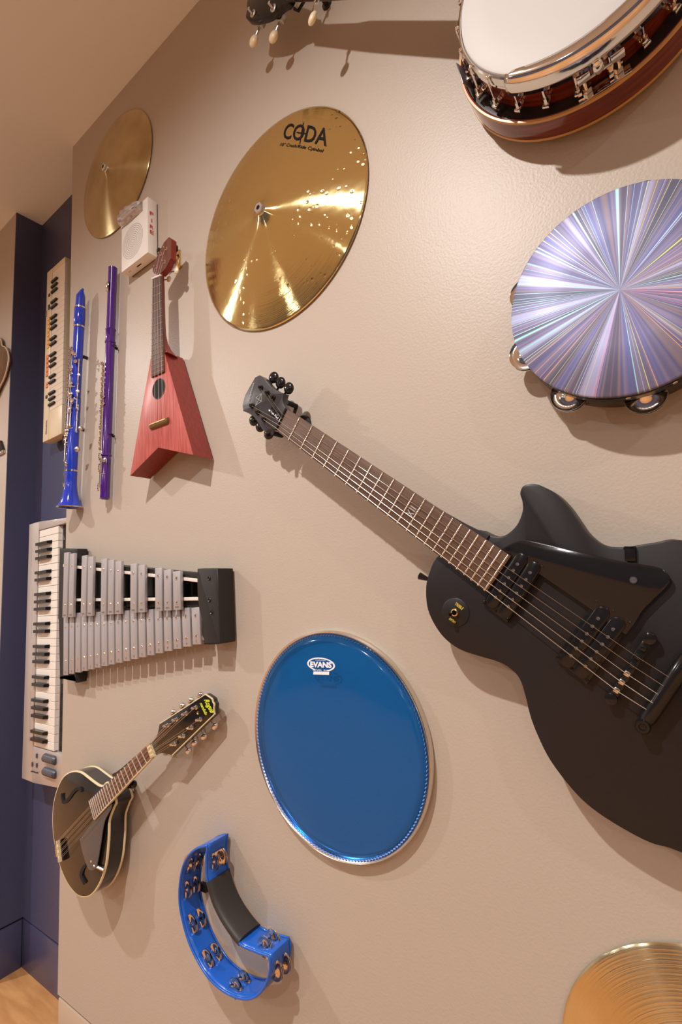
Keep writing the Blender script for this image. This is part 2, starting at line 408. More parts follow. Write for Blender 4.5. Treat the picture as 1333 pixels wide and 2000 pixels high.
# ------------------------------------------------------------------ blue drum head
def drumhead():
    h = .016; c = (-0.5586*k_(h), -0.2567*k_(h)+1.124); Rr = .1853*k_(h)
    fr = Frame((c[0], 0, c[1])); t = thing('drum_head', fr, 'glossy translucent blue drum head with a white oval logo and metal hoop', 'drum head')
    MB().lathe([(Rr-.010, .0005), (Rr+.0005, .0005), (Rr+.0015, .004), (Rr+.001, .012), (Rr-.001, .0145), (Rr-.004, .013), (Rr-.006, .008), (Rr-.010, .006), (Rr-.010, .0005)], seg=128).build('hoop', m_nickel, t, ang=50)
    m = bpy.data.materials.new('blue_film'); m.use_nodes = True; nt = m.node_tree; L = nt.links
    b = nt.nodes['Principled BSDF']; out = nt.nodes['Material Output']
    b.inputs['Base Color'].default_value = (0.012, 0.135, 0.42, 1); b.inputs['Roughness'].default_value = 0.12; b.inputs['Coat Weight'].default_value = .6
    b.inputs['Coat Roughness'].default_value = .03
    tr = nt.nodes.new('ShaderNodeBsdfTransparent'); tr.inputs[0].default_value = (0.13, 0.50, 0.96, 1)
    mx = nt.nodes.new('ShaderNodeMixShader'); mx.inputs[0].default_value = .36
    n = nt.nodes.new('ShaderNodeTexNoise'); n.inputs['Scale'].default_value = 9; tc = nt.nodes.new('ShaderNodeTexCoord')
    mp = nt.nodes.new('ShaderNodeMapping'); mp.inputs['Scale'].default_value = (.6, 2.4, 1)
    bp = nt.nodes.new('ShaderNodeBump'); bp.inputs['Strength'].default_value = .25; bp.inputs['Distance'].default_value = .002
    L.new(tc.outputs['Object'], mp.inputs[0]); L.new(mp.outputs[0], n.inputs[0]); L.new(n.outputs[0], bp.inputs['Height']); L.new(bp.outputs[0], b.inputs['Normal'])
    L.new(tr.outputs[0], mx.inputs[1]); L.new(b.outputs[0], mx.inputs[2]); L.new(mx.outputs[0], out.inputs[0])
    MB().lathe([(0, .0185), (Rr*.5, .0185), (Rr-.017, .0185), (Rr-.0135, .0178), (Rr-.0105, .0155), (Rr-.0085, .0115), (Rr-.0065, .0085)], seg=128).build('film', m, t, ang=80)
    # glued wavy edge of the film
    mb = MB(); n_ = 180; inner = []; outer = []
    for i in range(n_*4):
        a = 2*PI*i/(n_*4); q = Rr-.0052+.0009*math.sin(a*n_)
        inner.append((math.cos(a)*(q-.0016), math.sin(a)*(q-.0016), .0122)); outer.append((math.cos(a)*q, math.sin(a)*q, .0138))
    A = mb.ring(inner); B = mb.ring(outer); mb.bridge(A, B); mb.build('film_edge', mat('pale_blue_glue', (.25, .38, .75), .3), t, recalc=False)
    w = .0186
    lg = MB(); cpx = at(627.5, 1299.2, w)
    # oval ring of the logo: four pixels give its axes
    c0 = fr.p(627.3, 1298, w); eu = fr.p(655, 1300.3, w)-c0; ev = fr.p(626.5, 1284.2, w)-c0
    ri = []; ro = []
    for i in range(61):
        a = math.radians(-62) + math.radians(304)*i/60
        ri.append(c0+eu*math.cos(a)*.88+ev*math.sin(a)*.82+Vector((0, 0, .0004))); ro.append(c0+eu*math.cos(a)+ev*math.sin(a)+Vector((0, 0, .0004)))
    A = lg.ring(ri); B = lg.ring(ro); lg.bridge(A, B, False)
    bl = fr.p(612.5, 1317.3, w); br = fr.p(643.3, 1318.2, w); tl = fr.p(613, 1311.3, w)
    z = Vector((0, 0, .0004)); lg.quad([bl+z, br+z, br+(tl-bl)+z, tl+z]); lg.build('logo_oval', m_white_ink, t, recalc=False)
    text('logo_lettering', 'EVANS', m_white_ink, t, fr.p(606.5, 1302.8, w), fr.p(648.5, 1305, w), fr.p(606.8, 1291.4, w), bold=.05)
    text('logo_lettering', 'LEVEL 360', m_white_ink, t, fr.p(612, 1309.8, w), fr.p(643, 1311.3, w), fr.p(612.2, 1306.6, w), bold=.01)
    text('logo_lettering', 'HYDRAULIC', m_white_ink, t, fr.p(617, 1290.2, w), fr.p(637, 1290.8, w), fr.p(617.2, 1287.8, w))
drumhead()

# ------------------------------------------------------------------ round tambourine with holographic head
def tambourine():
    h = .061; c = (-0.0378*k_(h), 0.3561*k_(h)+1.124); Rr = .1392*k_(h)
    fr = Frame((c[0], 0, c[1])); t = thing('tambourine', fr, 'round tambourine with a shiny holographic rainbow head and black shell', 'tambourine')
    # shell with jingle slots: strip of quads in rings, some left out
    angs = []
    slots = [math.atan2(*reversed(fr.uv(1010, 694, .04))), math.atan2(*reversed(fr.uv(1098, 777, .035)))]
    st = slots[1]-slots[0]
    n = 160; ws = [.012, .021, .037, .057]; mb = MB(); cen = [slots[0]+k*abs(st) if st > 0 else slots[0]-k*abs(st) for k in range(int(2*PI/abs(st)))]
    cen = [slots[0]+2*PI/round(2*PI/abs(st))*k for k in range(round(2*PI/abs(st)))]
    rows = [mb.ring([(math.cos(2*PI*i/n)*(Rr-.002), math.sin(2*PI*i/n)*(Rr-.002), w) for i in range(n)]) for w in ws]
    for r in range(3):
        for i in range(n):
            a = 2*PI*(i+.5)/n
            if r == 1 and any(abs((a-q+PI) % (2*PI)-PI) < .165 for q in cen): continue
            j = (i+1) % n; mb.face([rows[r][i], rows[r][j], rows[r+1][j], rows[r+1][i]])
    mb.build('shell', m_black, t, solid=.0045)
    # holographic film: diffraction sheen painted into the base colour by angle round the centre
    m = mat('holographic_film', (.5, .48, .6), .48, .30); nt = m.node_tree; L = nt.links; b = nt.nodes['Principled BSDF']
    tc = nt.nodes.new('ShaderNodeTexCoord'); gr = nt.nodes.new('ShaderNodeTexGradient'); gr.gradient_type = 'RADIAL'; L.new(tc.outputs['Object'], gr.inputs[0])
    def nz(scale, off):
        ma = nt.nodes.new('ShaderNodeMath'); ma.operation = 'ADD'; ma.inputs[1].default_value = off; L.new(gr.outputs['Fac'], ma.inputs[0])
        x = nt.nodes.new('ShaderNodeTexNoise'); x.noise_dimensions = '1D'; x.inputs['Scale'].default_value = scale; x.inputs['Detail'].default_value = 0.7; L.new(ma.outputs[0], x.inputs['W']); return x
    n1 = nz(30, 3.1); r1 = nt.nodes.new('ShaderNodeValToRGB'); e = r1.color_ramp.elements
    e[0].position = .33; e[0].color = (.13, .13, .21, 1); e[1].position = .70; e[1].color = (.42, .45, .72, 1)
    for p_, c_ in ((.40, (.27, .22, .27, 1)), (.47, (.13, .14, .30, 1)), (.53, (.27, .24, .38, 1)), (.59, (.15, .17, .42, 1)), (.64, (.32, .27, .30, 1))):
        q = e.new(p_); q.color = c_
    L.new(n1.outputs[0], r1.inputs[0])
    n2 = nz(52, 8.7); r2 = nt.nodes.new('ShaderNodeValToRGB'); e = r2.color_ramp.elements
    e[0].position = .0; e[0].color = (0, 0, 0, 1); e[1].position = 1; e[1].color = (0, 0, 0, 1)
    for p_, v_ in ((.60, 0), (.615, 1), (.63, 1), (.65, 0), (.345, 0), (.355, 1), (.365, 1), (.38, 0)):
        q = e.new(p_); q.color = (v_, v_, v_, 1)
    L.new(n2.outputs[0], r2.inputs[0])
    n3 = nz(9, 1.3); r3 = nt.nodes.new('ShaderNodeValToRGB'); r3.color_ramp.interpolation = 'LINEAR'; e = r3.color_ramp.elements
    e[0].position = .3; e[0].color = (.90, .50, .30, 1); e[1].position = .72; e[1].color = (.95, .35, .55, 1)
    for p_, c_ in ((.40, (.75, .95, .25, 1)), (.47, (.35, .65, .80, 1)), (.54, (.45, .95, 1.0, 1)), (.6, (.55, .65, 1.0, 1)), (.66, (.85, .9, .3, 1))):
        q = e.new(p_); q.color = c_
    L.new(n3.outputs[0], r3.inputs[0])
    mx = nt.nodes.new('ShaderNodeMix'); mx.data_type = 'RGBA'; L.new(r2.outputs[0], mx.inputs[0]); L.new(r1.outputs[0], mx.inputs[6]); L.new(r3.outputs[0], mx.inputs[7])
    L.new(mx.outputs[2], b.inputs['Base Color'])
    MB().lathe([(0, .061), (Rr*.5, .061), (Rr-.002, .061), (Rr, .0597), (Rr+.0004, .055), (Rr-.0005, .054)], seg=128).build('head', m, t, ang=50)
    j0 = None
    for q in cen:
        for w in (.026, .0315):
            rc = Rr-.004; mb = None
            if j0 is None:
                mb = MB(); mb.lathe([(0, .0035), (.005, .0035), (.007, .0008), (.0195, .0), (.0225, .0012), (.0228, .0002), (.019, -.001), (.006, -.0004), (0, .0025)], seg=32)
                j0 = mb.build('jingle', m_chrome, t, ang=60); j0.location = (math.cos(q)*rc, math.sin(q)*rc, w)
            else: inst(j0, t, (math.cos(q)*rc, math.sin(q)*rc, w))
        mb = MB(); mb.tube((math.cos(q)*(Rr-.004), math.sin(q)*(Rr-.004), .012), (math.cos(q)*(Rr-.004), math.sin(q)*(Rr-.004), .056), .0012, seg=8); mb.build('jingle_pin', m_steel, t)
    for px, py in ((1228, 778), (1319, 746)):
        a = math.atan2(*reversed(fr.uv(px, py, .046))); mb = MB()
        p = Vector((math.cos(a), math.sin(a), 0)); mb.tube(p*(Rr-.001)+Vector((0, 0, .046)), p*(Rr+.0012)+Vector((0, 0, .046)), .0034, .0025, seg=14); mb.build('rivet', m_nickel, t)
    mb = MB(); mb.box((0, .085, .008), (.05, .012, .016), bev=.001); mb.build('wall_bracket', m_matteblack, t)
    mb = MB(); mb.box((0, .111, .008), (.02, .055, .004)); mb.build('bracket_arm', m_matteblack, t)
tambourine()

# ------------------------------------------------------------------ black electric guitar
def inkbar(mb, a, b, hw):
    a = Vector(a); b = Vector(b); d = (b-a).normalized(); s_ = Vector((-d.y, d.x, 0))*hw
    mb.quad([a-s_, b-s_, b+s_, a+s_])
def neck_loft(mb, secs, seg=10):
    """secs: (u, v centre, half width, w top, depth)"""
    prev = None; first = None
    for u, vc, hw, wt, dp in secs:
        pts = [Vector((u, vc+hw, wt))] + [Vector((u, vc+hw*math.cos(PI*k/seg), wt-dp*math.sin(PI*k/seg)**.8 if 0 < k < seg else wt-.0008)) for k in range(seg+1)] + [Vector((u, vc-hw, wt))]
        v = mb.ring(pts)
        if prev: mb.bridge(prev, v)
        else: first = v
        prev = v
    mb.face(prev); mb.face(first[::-1])

def guitar():
    O = at(549.4, 820, .072); E = at(1232, 1306, .058); U = (E-O).normalized(); N = U.cross(Vector((0, -1, 0)).cross(U)).normalized()
    fr = Frame(O, U, N); t = thing('electric_guitar', fr, 'matte black electric guitar hung diagonally with its headstock at the upper left', 'guitar')
    T = fr.trace; BW = -.0125; LB = (E-O).length
    pts = [(852.7,1087.8),(839,1114.8),(831.5,1145.5),(833.5,1184),(845,1214.8),(866.2,1245.6),(897,1268.7),(935.5,1282.2),(974,1293.7),(997,1307.2),(1014.4,1326.5),(1026,1361),(1035.5,1399.6),(1051,1440),(1075,1487),(1117,1542.5),(1156,1580),(1210,1616),(1270,1647.5),(1330,1666.4)]
    o = T(pts, BW); k = 1.045
    o += [(a*k, b*k) for a, b in ((.795,-.105),(.83,-.065),(.847,-.015),(.846,.04),(.83,.09),(.79,.138),(.74,.163),(.68,.168),(.635,.158))]
    p2 = [(1333,1055),(1282,1059),(1235.7,1066.6),(1205,1068.6),(1174,1062.8),(1147,1041.6),(1128,1014.7),(1108.7,987.7),(1085.6,964.6),(1058.6,949),(1039.4,944.6),(1022,949),(1015.5,962.7),(1020,980),(1020,999),(1008.6,1026),(985.5,1045.5),(960,1046)]
    o += T(p2, BW); q = T([(935, 1035)], BW)[0]; o.append((q[0], q[1], 1)); q = T([(880, 1075)], BW)[0]; o.append((q[0], q[1], 1))
    body = crom(o, 4)
    MB().prism(body, BW-.036, BW, bev=.0028, back=.003).build('body', m_satinblack, t, ang=40)
    # neck, fretboard, frets
    hw0, hw1, UE = .0215, .0285, fr.uv(974, 1121.5, -.002)[0]
    mb = MB(); neck_loft(mb, [(-.004, 0, hw0, -.0065, .013), (.03, 0, hw0+.0006, -.0065, .014), (.2, 0, .0242, -.0065, .016), (.33, 0, .0258, -.0065, .018), (.36, .0, .0275, -.0075, .026), (.385, .0, .0295, -.0085, .032), (.42, .001, .033, -.010, .034)]); mb.build('neck', m_greyblack, t, ang=50)
    m_fb = wood_mat('rosewood', (.145, .080, .050), (.082, .044, .030), .5, (6, 160, 60))
    MB().prism([(0, -hw0), (UE, -hw1), (UE, hw1), (0, hw0)], -.0068, -.0018, bev=.0007).build('fretboard', m_fb, t)
    f0 = None
    for i in range(1, 23):
        u = LB*(1-2**(-i/12)); hw = hw0+(hw1-hw0)*u/UE
        if f0 is None:
            mb = MB(); mb.lathe([(.0013, -1), (.0013, 1)], (0, 0, 0), (0, 1, 0), seg=8); f0 = mb.build('fret', m_nickel, t, ang=60); c = f0
        else: c = inst(f0, t)
        c.location = (u, 0, -.0016); c.scale = (1, hw, .8)
    MB().box((-.0022, 0, -.0035), (.0045, hw0*2, .0065), bev=.0006).build('nut', m_black, t)
    mb = MB(); ui = LB*(1-2**(-11.5/12))
    for d, hgt in ((.004, 0), (.0075, 0)):
        inkbar(mb, (ui-.0055, d, -.00165), (ui+.0055, d, -.00165), .0006)
    inkbar(mb, (ui-.006, -.0055, -.00165), (ui+.006, .0005, -.00165), .0006); inkbar(mb, (ui-.006, .0005, -.00165), (ui+.006, -.0055, -.00165), .0006)
    inkbar(mb, (ui-.0055, -.0105, -.00165), (ui+.0055, -.0105, -.00165), .00001)
    mb.build('inlay', mat('silver_inlay', (.62, .6, .58), .35, .4), t, recalc=False)
    # headstock
    HW = -.0085
    hp = [(559,799.8,1),(552.4,786),(552.6,775),(554.8,768,1),(544,764.4),(532,757),(522.4,746.4),(517.6,739.2),(506.8,732.6,1),(498.4,736.8,1),(484,762),(478,774),(473.8,792,1),(475,802.8,1),(486.4,807.6),(497.2,816),(505.6,828),(511.6,837.6),(518.8,844.2,1),(527.2,838.2),(539,840,1)]
    ho = [(*fr.uv(a[0], a[1], HW), (a[2] if len(a) > 2 else 0)) for a in hp]
    MB().prism(crom(ho, 4), HW-.015, HW, bev=.0012, back=.001).build('headstock', m_greyblack, t, ang=40)
    g8 = lambda x, y: (460+x/8.33, 720+y/8.33)
    pst = [(400,305),(505,390),(600,465),(255,600),(350,710),(450,820)]; kn = [(590,130),(700,215),(835,305),(265,830),(370,930),(510,1050)]
    posts = []; tn0 = None
    for i in range(6):
        a = fr.uv(*g8(*pst[i]), HW+.004); posts.append(a); b = fr.uv(*g8(*kn[i]), HW-.012)
        mb = MB(); mb.lathe([(0, HW+.007), (.0026, HW+.007), (.003, HW+.005), (.0022, HW+.0035), (.003, HW+.002), (.0048, HW+.0016), (.0052, HW-.001), (0, HW-.001)], (a[0], a[1], 0), seg=16)
        pt = mb.build('tuning_post', m_black, t, ang=40)
        mb = MB(); mb.tube((a[0], a[1], HW-.018), (b[0], b[1], HW-.018), .0022, seg=8); mb.box((a[0]*.8+b[0]*.2, a[1]*.8+b[1]*.2, HW-.018), (.012, .012, .007), bev=.002); tm = mb.build('tuner_housing', m_black, t)
        mb = MB(); d = Vector((b[0]-a[0], b[1]-a[1], 0)).normalized(); ag = math.atan2(d.y, d.x)
        mb.ball(Vector((b[0], b[1], HW-.018)), .0122, (.9, 1.0, .42), seg=18, rot=Matrix.Rotation(ag, 3, 'Z')); mb.build('tuner_button', m_black, t)
    tc_ = [fr.uv(*g8(x, y), HW) for x, y in ((545,690),(575,640),(620,622),(660,645),(745,745),(700,835),(600,780))]
    tr = MB().prism(crom(tc_[:], 3), HW, HW+.0018, bev=.0005).build('truss_rod_cover', m_black, t)
    text('cover_lettering', 'Les Paul', m_white_ink, tr, fr.p(*g8(580, 715), HW+.0019), fr.p(*g8(690, 825), HW+.0019), fr.p(*g8(600, 685), HW+.0019), bold=.01)
    m_silver_ink = mat('silver_ink', (.30, .29, .28), .4)
    text('headstock_lettering', 'Epiphone', m_silver_ink, t, fr.p(*g8(240, 535), HW+.0002), fr.p(*g8(325, 240), HW+.0002), fr.p(*g8(200, 520), HW+.0002), bold=.02)
    mb = MB(); c = fr.p(*g8(380, 500), HW+.0004); a_ = fr.p(*g8(330, 600), HW+.0004)-c; b_ = fr.p(*g8(440, 545), HW+.0004)-c
    inkbar(mb, c-a_*1.05, c+a_*1.05, .0007); inkbar(mb, c-b_*.8, c+b_*.8, .0007)
    for sa in (-1, 1):
        for sb in (-1, 1): inkbar(mb, c+a_*sa*.95, c+b_*sb*.7, .0005)
    mb.build('emblem', m_silver_ink, t, recalc=False)
    # pickguard
    pg = [(978.3,1074,1),(999,1062),(1019.6,1055.3),(1040,1057),(1120,1075),(1205,1094.5),(1279,1106.3),(1302.6,1118),(1310,1131.4),(1302.6,1146),(1280,1168),(1255.4,1193.3),(1240.7,1217),(1223,1240,1),(1149,1186,1),(1066.8,1130,1),(1010,1090,1)]
    PW = -.0045
    po = [(*fr.uv(a[0], a[1], PW), (a[2] if len(a) > 2 else 0)) for a in pg]
    MB().prism(crom(po, 4), PW-.0024, PW, bev=.0006).build('pickguard', mat('black_pickguard', (.012, .011, .012), .12, spec=.5, bump=(40, .08, .0015)), t)
    def screw(px, py, w, r=.0024, m=m_chrome, par=t, nm='screw'):
        a = fr.uv(px, py, w); mb = MB(); mb.lathe([(0, w+.0002), (r*.35, w+.0002), (r*.4, w+.0009), (r*.85, w+.0009), (r, w), (r, w-.001)], (a[0], a[1], 0), seg=14); return mb.build(nm, m, par)
    screw(1237.8, 1132.9, PW, .0042); screw(991.5, 1071.5, PW, .003, m_black)
    a = fr.uv(1219.5, 1067, PW); b = fr.uv(1241, 1067, PW); c = fr.uv(1242, 1096, PW)
    mb = MB(); mb.prism([a, b, c, (a[0]+c[0]-b[0], a[1]+c[1]-b[1])], PW-.005, PW-.003, bev=.0005)
    mb.prism([(a[0]+.0, a[1]), (b[0], b[1]), (b[0]+.0005, b[1]-.003), (a[0]+.0005, a[1]-.003)], BW-.002, PW-.003); mb.build('guard_bracket', m_black, t)
    # pickups
    def pickup(cor, r1, r2, g):
        RW = -.0055; c4 = [fr.uv(*g(*c), RW) for c in cor]
        mb = MB(); mb.prism(c4, BW-.001, RW, bev=.0012); ring = mb.build('pickup', m_black, t)
        for r in (r1, r2):
            P0 = Vector((*fr.uv(*g(*r[0]), RW+.003), 0)); P1 = Vector((*fr.uv(*g(*r[-1]), RW+.003), 0)); d = (P1-P0).normalized(); s_ = Vector((-d.y, d.x, 0)); P0 = P0-d*.0075; P1 = P1+d*.0075
            o = []
            for k in range(9): a = PI/2+PI*k/8; o.append((P0.x+(d.x*math.cos(a)+s_.x*math.sin(a))*.0083, P0.y+(d.y*math.cos(a)+s_.y*math.sin(a))*.0083))
            for k in range(9): a = -PI/2+PI*k/8; o.append((P1.x+(d.x*math.cos(a)+s_.x*math.sin(a))*.0083, P1.y+(d.y*math.cos(a)+s_.y*math.sin(a))*.0083))
            co = MB().prism(o, RW-.002, RW+.0028, bev=.001).build('coil', m_black, ring)
            for k in range(6):
                x = fr.uv(*g(*r[k]), RW+.003); mb = MB(); mb.lathe([(0, RW+.0039), (.0016, RW+.0039), (.0021, RW+.0033), (.0021, RW+.0025)], (x[0], x[1], 0), seg=12); mb.build('pole_piece', m_chrome, ring)
        cc = [Vector((*c, 0)) for c in c4]; mid = (cc[0]+cc[1]+cc[2]+cc[3])/4
        spots = [c+(mid-c)*.09 for c in cc] + [((cc[0]+cc[1])/2)*.93+mid*.07, ((cc[2]+cc[3])/2)*.93+mid*.07]
        for p in spots:
            mb = MB(); mb.lathe([(0, RW+.0006), (.0009, RW+.0006), (.001, RW+.0012), (.0017, RW+.001), (.0020, RW), (.0020, RW-.001)], (p.x, p.y, 0), seg=12); mb.build('pickup_screw', m_black, ring)
    pickup([(525,240),(915,490),(405,1240),(80,990)], [(540,480),(485,560),(425,655),(370,735),(310,825),(255,910)], [(705,590),(650,680),(590,765),(530,855),(475,940),(420,1030)], lambda x, y: (930+x/6.665, 1030+y/6.665))
    pickup([(490,90),(860,320),(390,950),(70,690)], [(500,295),(445,372),(390,447),(340,520),(285,590),(232,662)], [(650,402),(598,478),(543,550),(487,625),(430,695),(377,768)], lambda x, y: (1070+x/5.068, 1150+y/5.068))
    # bridge and tailpiece
    a = Vector((*fr.uv(1194.3, 1365, -.003), 0)); b = Vector((*fr.uv(1269.2, 1246.7, -.003), 0)); d = (b-a).normalized(); ag = math.atan2(d.y, d.x); mid = (a+b)/2; RZ = Matrix.Rotation(ag, 3, 'Z')
    mb = MB(); mb.box(mid+Vector((0, 0, -.0055)), ((b-a).length*.86, .0095, .007), rot=RZ, bev=.001)
    for p in (a, b): mb.lathe([(0, .0), (.0035, 0), (.0065, -.001), (.007, -.003), (.007, -.006), (.004, -.007), (.004, BW)], (p.x, p.y, 0), seg=20)
    br = mb.build('bridge', m_black, t)
    for k in range(6):
        f = .155+.138*k; p = a+(b-a)*f; mb = MB(); mb.box(p+Vector((0, 0, -.0015)), (.006, .0062, .005), rot=RZ, bev=.001); mb.build('saddle', m_nickel if k in (0, 1, 2) else m_black, br)
    a2 = Vector((*fr.uv(1257, 1417, -.002), -.004)); b2 = a2+d*.098; mb = MB()
    mb.path([a2+d*.004, a2+d*.010, a2+d*.03, b2-d*.03, b2-d*.010, b2-d*.004], [.0065, .0085, .009, .009, .0085, .0065], seg=20)
    tp = mb.build('tailpiece', m_black, t, ang=50)
    for p in (a2, b2): mb = MB(); mb.lathe([(0, .004), (.003, .004), (.0038, .0052), (.0065, .0052), (.0078, .003), (.0078, -.004), (.0045, -.005), (.0045, BW)], (p.x, p.y, 0), seg=18); mb.build('tailpiece_stud', m_black, tp)
    # strings (five, the thinnest is missing)
    ends = [(1263.3,1385.7),(1277,1374),(1287,1356.7),(1299.8,1341.7),(1313,1326)]
    rad = [.00062, .0005, .0004, .00032, .00026]; nv = [-.0172, -.0104, -.0036, .0032, .0100]
    hp_ = [posts[5], posts[4], posts[3], posts[0], posts[1]]
    for i in range(5):
        f = .155+.138*i; sd = a+(b-a)*f; e = fr.uv(*ends[i], .0035); mb = MB()
        mb.path([(hp_[i][0], hp_[i][1], HW+.005), (-.003, nv[i], .0005), (sd.x, sd.y, .0014), (e[0], e[1], .0035)], rad[i]*1.15, seg=6); mb.build('string', m_nickel if i < 3 else m_chrome, t, ang=60)
    # selector switch on its round plate
    g12 = lambda x, y: (830+x/12.12, 1130+y/12.12)
    c = fr.uv(*g12(730, 800), BW); mb = MB(); mb.lathe([(0, BW+.0012), (.0185, BW+.0012), (.0195, BW+.0006), (.0195, BW-.001)], (c[0], c[1], 0), seg=48); pl = mb.build('switch_plate', m_satinblack, t)
    W1 = BW+.0013
    text('plate_lettering', 'TREBLE', m_gold_ink, pl, fr.p(*g12(705, 610), W1), fr.p(*g12(885, 745), W1), fr.p(*g12(755, 560), W1), bold=.03)
    text('plate_lettering', 'RHYTHM', m_gold_ink, pl, fr.p(*g12(575, 965), W1), fr.p(*g12(715, 1065), W1), fr.p(*g12(610, 920), W1), bold=.03)
    mb = MB(); mb.lathe([(.0035, W1+.0035), (.005, W1+.003), (.0058, W1)], (c[0], c[1], 0), seg=18); mb.build('switch_nut', m_gold, pl)
    tip = Vector((*fr.uv(*g12(540, 860), W1+.016), W1+.016)); mb = MB(); mb.path([Vector((c[0], c[1], W1)), Vector((c[0], c[1], W1))*.45+tip*.55, tip*.8+Vector((c[0], c[1], W1))*.2, tip], [.0015, .0018, .0032, .0026], seg=12); mb.build('switch_toggle', m_black, pl)
    mb = MB(); p = fr.uv(836, 1131, BW-.018); mb.tube((p[0], p[1], BW-.018), (p[0]-.013, p[1]-.004, BW-.018), .0028, .0055, seg=14); mb.build('strap_button', m_black, t)
    # the hanger holding the neck
    hf = wallframe(572, 812, .04); th = thing('guitar_hanger', hf, 'dark yoke wall hanger holding the neck of the black electric guitar', 'hanger')
    un = Vector((U.x, U.z, 0)).normalized(); vn = Vector((-un.y, un.x, 0)); nn = Vector((O.x-hf.O.x, O.z-hf.O.z, 0))+un*(-.012)
    mb = MB(); mb.lathe([(0, .006), (.018, .006), (.02, .004), (.02, 0)], nn, seg=28); mb.build('base_plate', m_matteblack, th)
    mb = MB(); mb.tube(nn, nn+Vector((0, 0, .036)), .004); mb.path([nn+vn*.030+Vector((0, 0, .058)), nn+vn*.029+Vector((0, 0, .040)), nn+Vector((0, 0, .034)), nn-vn*.029+Vector((0, 0, .040)), nn-vn*.030+Vector((0, 0, .058))], .0035, seg=10); mb.build('yoke', m_matteblack, th)
    for s_ in (-1, 1):
        mb = MB(); mb.path([nn+vn*(.030*s_)+Vector((0, 0, .040)), nn+vn*(.0305*s_)+Vector((0, 0, .066))], .0045, seg=12); mb.build('rubber_prong', m_dark, th)
    return fr
gf = guitar()

